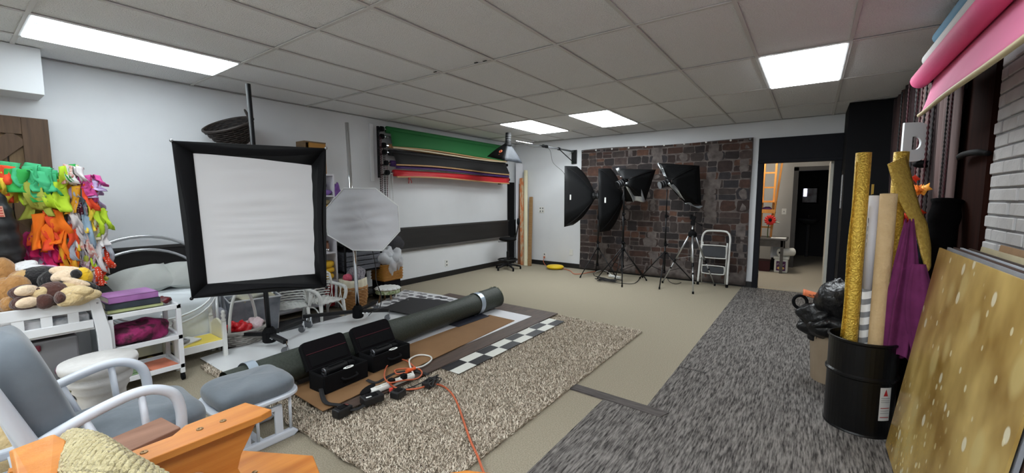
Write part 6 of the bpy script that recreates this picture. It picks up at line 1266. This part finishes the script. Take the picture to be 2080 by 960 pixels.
for (sc, thr, soft, col, dens, zr) in ((5.5,.34,.14,(206,184,120),.45,None),(9,.20,.05,(240,234,206),.72,None),(17,.2,.05,(236,226,186),.8,None),(24,.27,.07,(240,224,164),.5,(.62,.1)),(60,.34,.1,(216,170,56),.3,(.4,.05))):
    v_ = nt.nodes.new('ShaderNodeTexVoronoi'); v_.inputs['Scale'].default_value = sc; nt.links.new(mapn((.01,1,.72)).outputs[0], v_.inputs[0])
    rr_ = nt.nodes.new('ShaderNodeMapRange'); rr_.inputs[1].default_value = thr; rr_.inputs[2].default_value = thr-soft; nt.links.new(v_.outputs['Distance'], rr_.inputs[0])
    sp_ = nt.nodes.new('ShaderNodeSeparateColor'); nt.links.new(v_.outputs['Color'], sp_.inputs[0])
    gt_ = nt.nodes.new('ShaderNodeMath'); gt_.operation = 'GREATER_THAN'; gt_.inputs[1].default_value = dens; nt.links.new(sp_.outputs[0], gt_.inputs[0])
    mu = nt.nodes.new('ShaderNodeMath'); mu.operation = 'MULTIPLY'; nt.links.new(rr_.outputs[0], mu.inputs[0]); nt.links.new(gt_.outputs[0], mu.inputs[1]); fac = mu
    if zr:
        sx = nt.nodes.new('ShaderNodeSeparateXYZ'); nt.links.new(tc.outputs['Object'], sx.inputs[0]); mr = nt.nodes.new('ShaderNodeMapRange'); mr.inputs[1].default_value = zr[0]; mr.inputs[2].default_value = zr[1]; nt.links.new(sx.outputs[2], mr.inputs[0])
        m2 = nt.nodes.new('ShaderNodeMath'); m2.operation = 'MULTIPLY'; nt.links.new(mu.outputs[0], m2.inputs[0]); nt.links.new(mr.outputs[0], m2.inputs[1]); fac = m2
    else:
        m2 = nt.nodes.new('ShaderNodeMath'); m2.operation = 'MULTIPLY'; m2.inputs[1].default_value = .7; nt.links.new(mu.outputs[0], m2.inputs[0]); fac = m2
    mx = nt.nodes.new('ShaderNodeMix'); mx.data_type = 'RGBA'; nt.links.new(fac.outputs[0], mx.inputs[0]); nt.links.new(prev, mx.inputs[6]); mx.inputs[7].default_value = lin(col)+(1,); prev = mx.outputs[2]
nt.links.new(prev, p_.inputs['Base Color'])
def leanb(name, lab, y0, y1, xb, xt, zt, th, m, z0=.007):
    e = V(xt-xb,0,zt-z0).normalized(); n_ = V(e.z,0,-e.x)
    return solo(name, lab, 'board', MB().prism([(xb,y0,z0),(xb,y1,z0),(xt,y1,zt),(xt,y0,zt)], n_*th), m, 'boards leaning on the right wall')
leanb('bokeh_board', 'large gold board printed with blurred lights, leaning at right', 1.75,3.09,.415,.558,1.155,.008,gb_)
for k, (lab, y1, xb, xt, zt, col) in enumerate((('thin grey board right behind the gold board',3.02,.43,.575,1.165,(150,152,158)),('thin brown board behind the grey one, leaning at right',3.0,.445,.592,1.168,(84,62,54)),('pale blue-white board in the leaning stack at right',2.97,.46,.61,1.17,(186,192,202)),('dark brown board in the leaning stack at right',2.95,.485,.635,1.17,(72,56,48)),('cream board with rough edge in the leaning stack',2.9,.51,.665,1.185,(206,194,158)),('tan wooden board leaning closest to the brick wall',2.86,.55,.715,1.20,(176,140,104)))):
    leanb('leaning_board', lab, 1.75, y1, xb, xt, zt, .01, M('leanboard_%d' % k, col, .6, n=(tuple(int(q*.85) for q in col), 8, .25)))
# ================================================================== IN THE HALL
t = T('wooden_ladder', 'orange wooden ladder standing behind the doorway on the hall table', 'ladder', (-.68,9.5,.66))
ow = wood('ladder_orange', (214,150,72), (190,122,50), 3, (6,6,1))
for (a_, b_) in (((-.62,9.5,.66),(-.585,9.5,2.3)),((-.80,9.5,.66),(-.78,9.5,2.3)),((-.64,9.75,.68),(-.5,9.75,2.3))): build(MB().beam(a_, b_, .045, .035), 'rail', ow, t)
for z_ in (.85,1.35,1.62,1.9): build(MB().beam((-.80,9.5,z_),(-.60,9.5,z_),.03,.03), 'rung', ow, t)
t = T('wooden_shelf', 'orange wooden shelf box with purple cloth hung on the ladder', 'shelf', (-.68,9.42,1.05))
for a_ in ((-.86,-.56,9.3,9.48,1.13,1.15),(-.86,-.56,9.3,9.48,1.33,1.35),(-.86,-.56,9.3,9.31,1.15,1.2)): build(B(*a_), 'board', ow, t)
build(MB().blob((-.70,9.39,1.2),(.1,.06,.05),noise=.1,seed=2), 'purple_cloth', M('hall_purple', (70,26,86), .8), t, smooth=True)
t = T('hall_table', 'grey side table standing in the hall behind the doorway', 'table', (-.66,9.5,0))
gy_ = wood('table_grey', (86,82,80), (66,62,60), 3, (4,4,4))
build(B(-1.0,-.34,9.2,9.8,.62,.655), 'table_top', gy_, t, bevel=.006); build(B(-1.0,-.40,9.22,9.24,.5,.62), 'apron', gy_, t)
for x_ in (-.98,-.44):
    for y_ in (9.22,9.74): build(B(x_,x_+.05,y_,y_+.05,0,.62), 'leg', gy_, t)
t = T('red_flower', 'red artificial flower standing on the hall table', 'flower', (-.62,9.3,.66))
build(Tb(spl([(-.66,9.3,.66),(-.66,9.3,.85),(-.63,9.28,1.0)],4), .008, n=6), 'stem', M('stem_green', (70,90,50), .7), t)
for k in range(12): a_ = 2*PI*k/12; build(MB().blob((-.63+.06*math.cos(a_),9.26,1.0+.06*math.sin(a_)),(.042,.012,.022),rot(0,-math.degrees(a_),0),10,7), 'petal', M('petal_red', (206,34,28), .6), t, smooth=True)
build(MB().blob((-.63,9.25,1.0),(.03,.015,.03)), 'centre', blkm, t, smooth=True); build(MB().blob((-.53,9.27,.96),(.06,.01,.015),rot(0,10,0)), 'leaf', M('leaf_grey', (160,166,150), .7), t, smooth=True)
solo('hall_papers', 'papers lying on the hall table', 'paper', B(-.6,-.36,9.22,9.45,.656,.67), M('paper_white', (224,224,222), .7))
t = T('white_pail', 'white square pail with purple label on the hall floor', 'pail', (-.42,9.4,0))
build(MB().prism([(-.53,9.32,0),(-.31,9.32,0),(-.31,9.54,0),(-.53,9.54,0)], (0,0,.26)), 'body', M('pail_white', (216,216,210), .5), t, bevel=.02); build(B(-.545,-.295,9.305,9.555,.26,.31), 'lid', M('pail_white', (216,216,210), .5), t, bevel=.012)
lb = build(B(-.495,-.345,9.316,9.32,.04,.22), 'label', M('pail_label', (84,32,84), .6), t); build(MB().blob((-.42,9.315,.09),(.06,.004,.03)), 'label_picture', M('label_yellow', (230,190,110), .6), lb, smooth=True); build(MB().tube([(-.48,9.313,.15),(-.465,9.313,.19),(-.45,9.313,.15),(-.435,9.313,.17),(-.42,9.313,.15),(-.40,9.313,.17),(-.385,9.313,.15),(-.365,9.313,.165)], .006, 5), 'label_lettering', M('lettering_white', (226,220,220), .6), lb)
t = T('paper_towel', 'white paper towel roll lying on the white pail', 'paper towel', (-.35,9.42,.31))
build(MB().tube([(-.45,9.32,.385),(-.25,9.5,.395)], .075, 24), 'roll', M('towel_paper', (226,226,222), .85), t, smooth=False); build(MB().cyl((-.452,9.318,.385),(-.45,9.32,.385),.022,14), 'core', blkm, t)
t = T('framed_picture', 'small white framed picture leaning behind the pail', 'picture', (-.50,9.6,.0)); build(MB().ob((-.52,9.62,.40),(.2,.02,.3),rot(-8,0,10)), 'frame', M('frame_white', (206,208,212), .5), t); build(MB().ob((-.52,9.607,.40),(.13,.01,.21),rot(-8,0,10)), 'picture', M('frame_pic', (170,176,184), .5), t); build(B(-.6,-.44,9.6,9.72,0,.25), 'support', blkm, t)
solo('red_box', 'dark red box under the hall table', 'box', B(-.9,-.6,9.35,9.7,0,.2), M('box_wine', (62,16,22), .7))
t = T('light_switch', 'white light switch plate on the hall wall', 'switch', (-.46,10.2,1.14)); build(B(-.5,-.42,10.192,10.2,1.08,1.2), 'cover_plate', M('plate_white', (226,226,222), .4), t, bevel=.002); build(B(-.466,-.454,10.185,10.192,1.125,1.155), 'toggle', greyp, t)
t = T('wall_mirror', 'small mirror with a painted lamp reflection in the dark far room', 'mirror', (-.06,12.46,1.25))
build(B(-.24,.12,12.46,12.5,1.28,1.68), 'frame', blkm, t); build(B(-.2,.08,12.45,12.46,1.31,1.65), 'glass', M('mirror_view', (96,74,84), .3, n=((190,190,200), 6, .15)), t); build(B(-.18,-.12,12.445,12.45,1.46,1.64), 'lamp_reflection', M('mirror_lamp_reflection', (240,240,255), .3, emit=((225,230,255), 4)), t)  # reflection painted into the glass; the glowing strip is no lamp
t = T('dark_sink', 'dim wall sink under the mirror in the far room', 'sink', (-.05,12.3,.7)); build(MB().lathe([(.02,0),(.12,.03),(.2,.1),(.21,.14),(.18,.14),(.1,.06)], (-.05,12.28,.78), 24, cap=False), 'basin', M('sink_grey', (70,70,74), .3), t, smooth=True); build(MB().cyl((-.05,12.35,0),(-.05,12.35,.8),.04,12), 'pedestal', M('sink_grey', (70,70,74), .3), t); build(MB().tube(spl([(-.05,12.45,.9),(-.05,12.44,1.0),(-.05,12.36,1.0),(-.05,12.34,.96)],4),.012,8), 'tap', chrome, t, smooth=True)
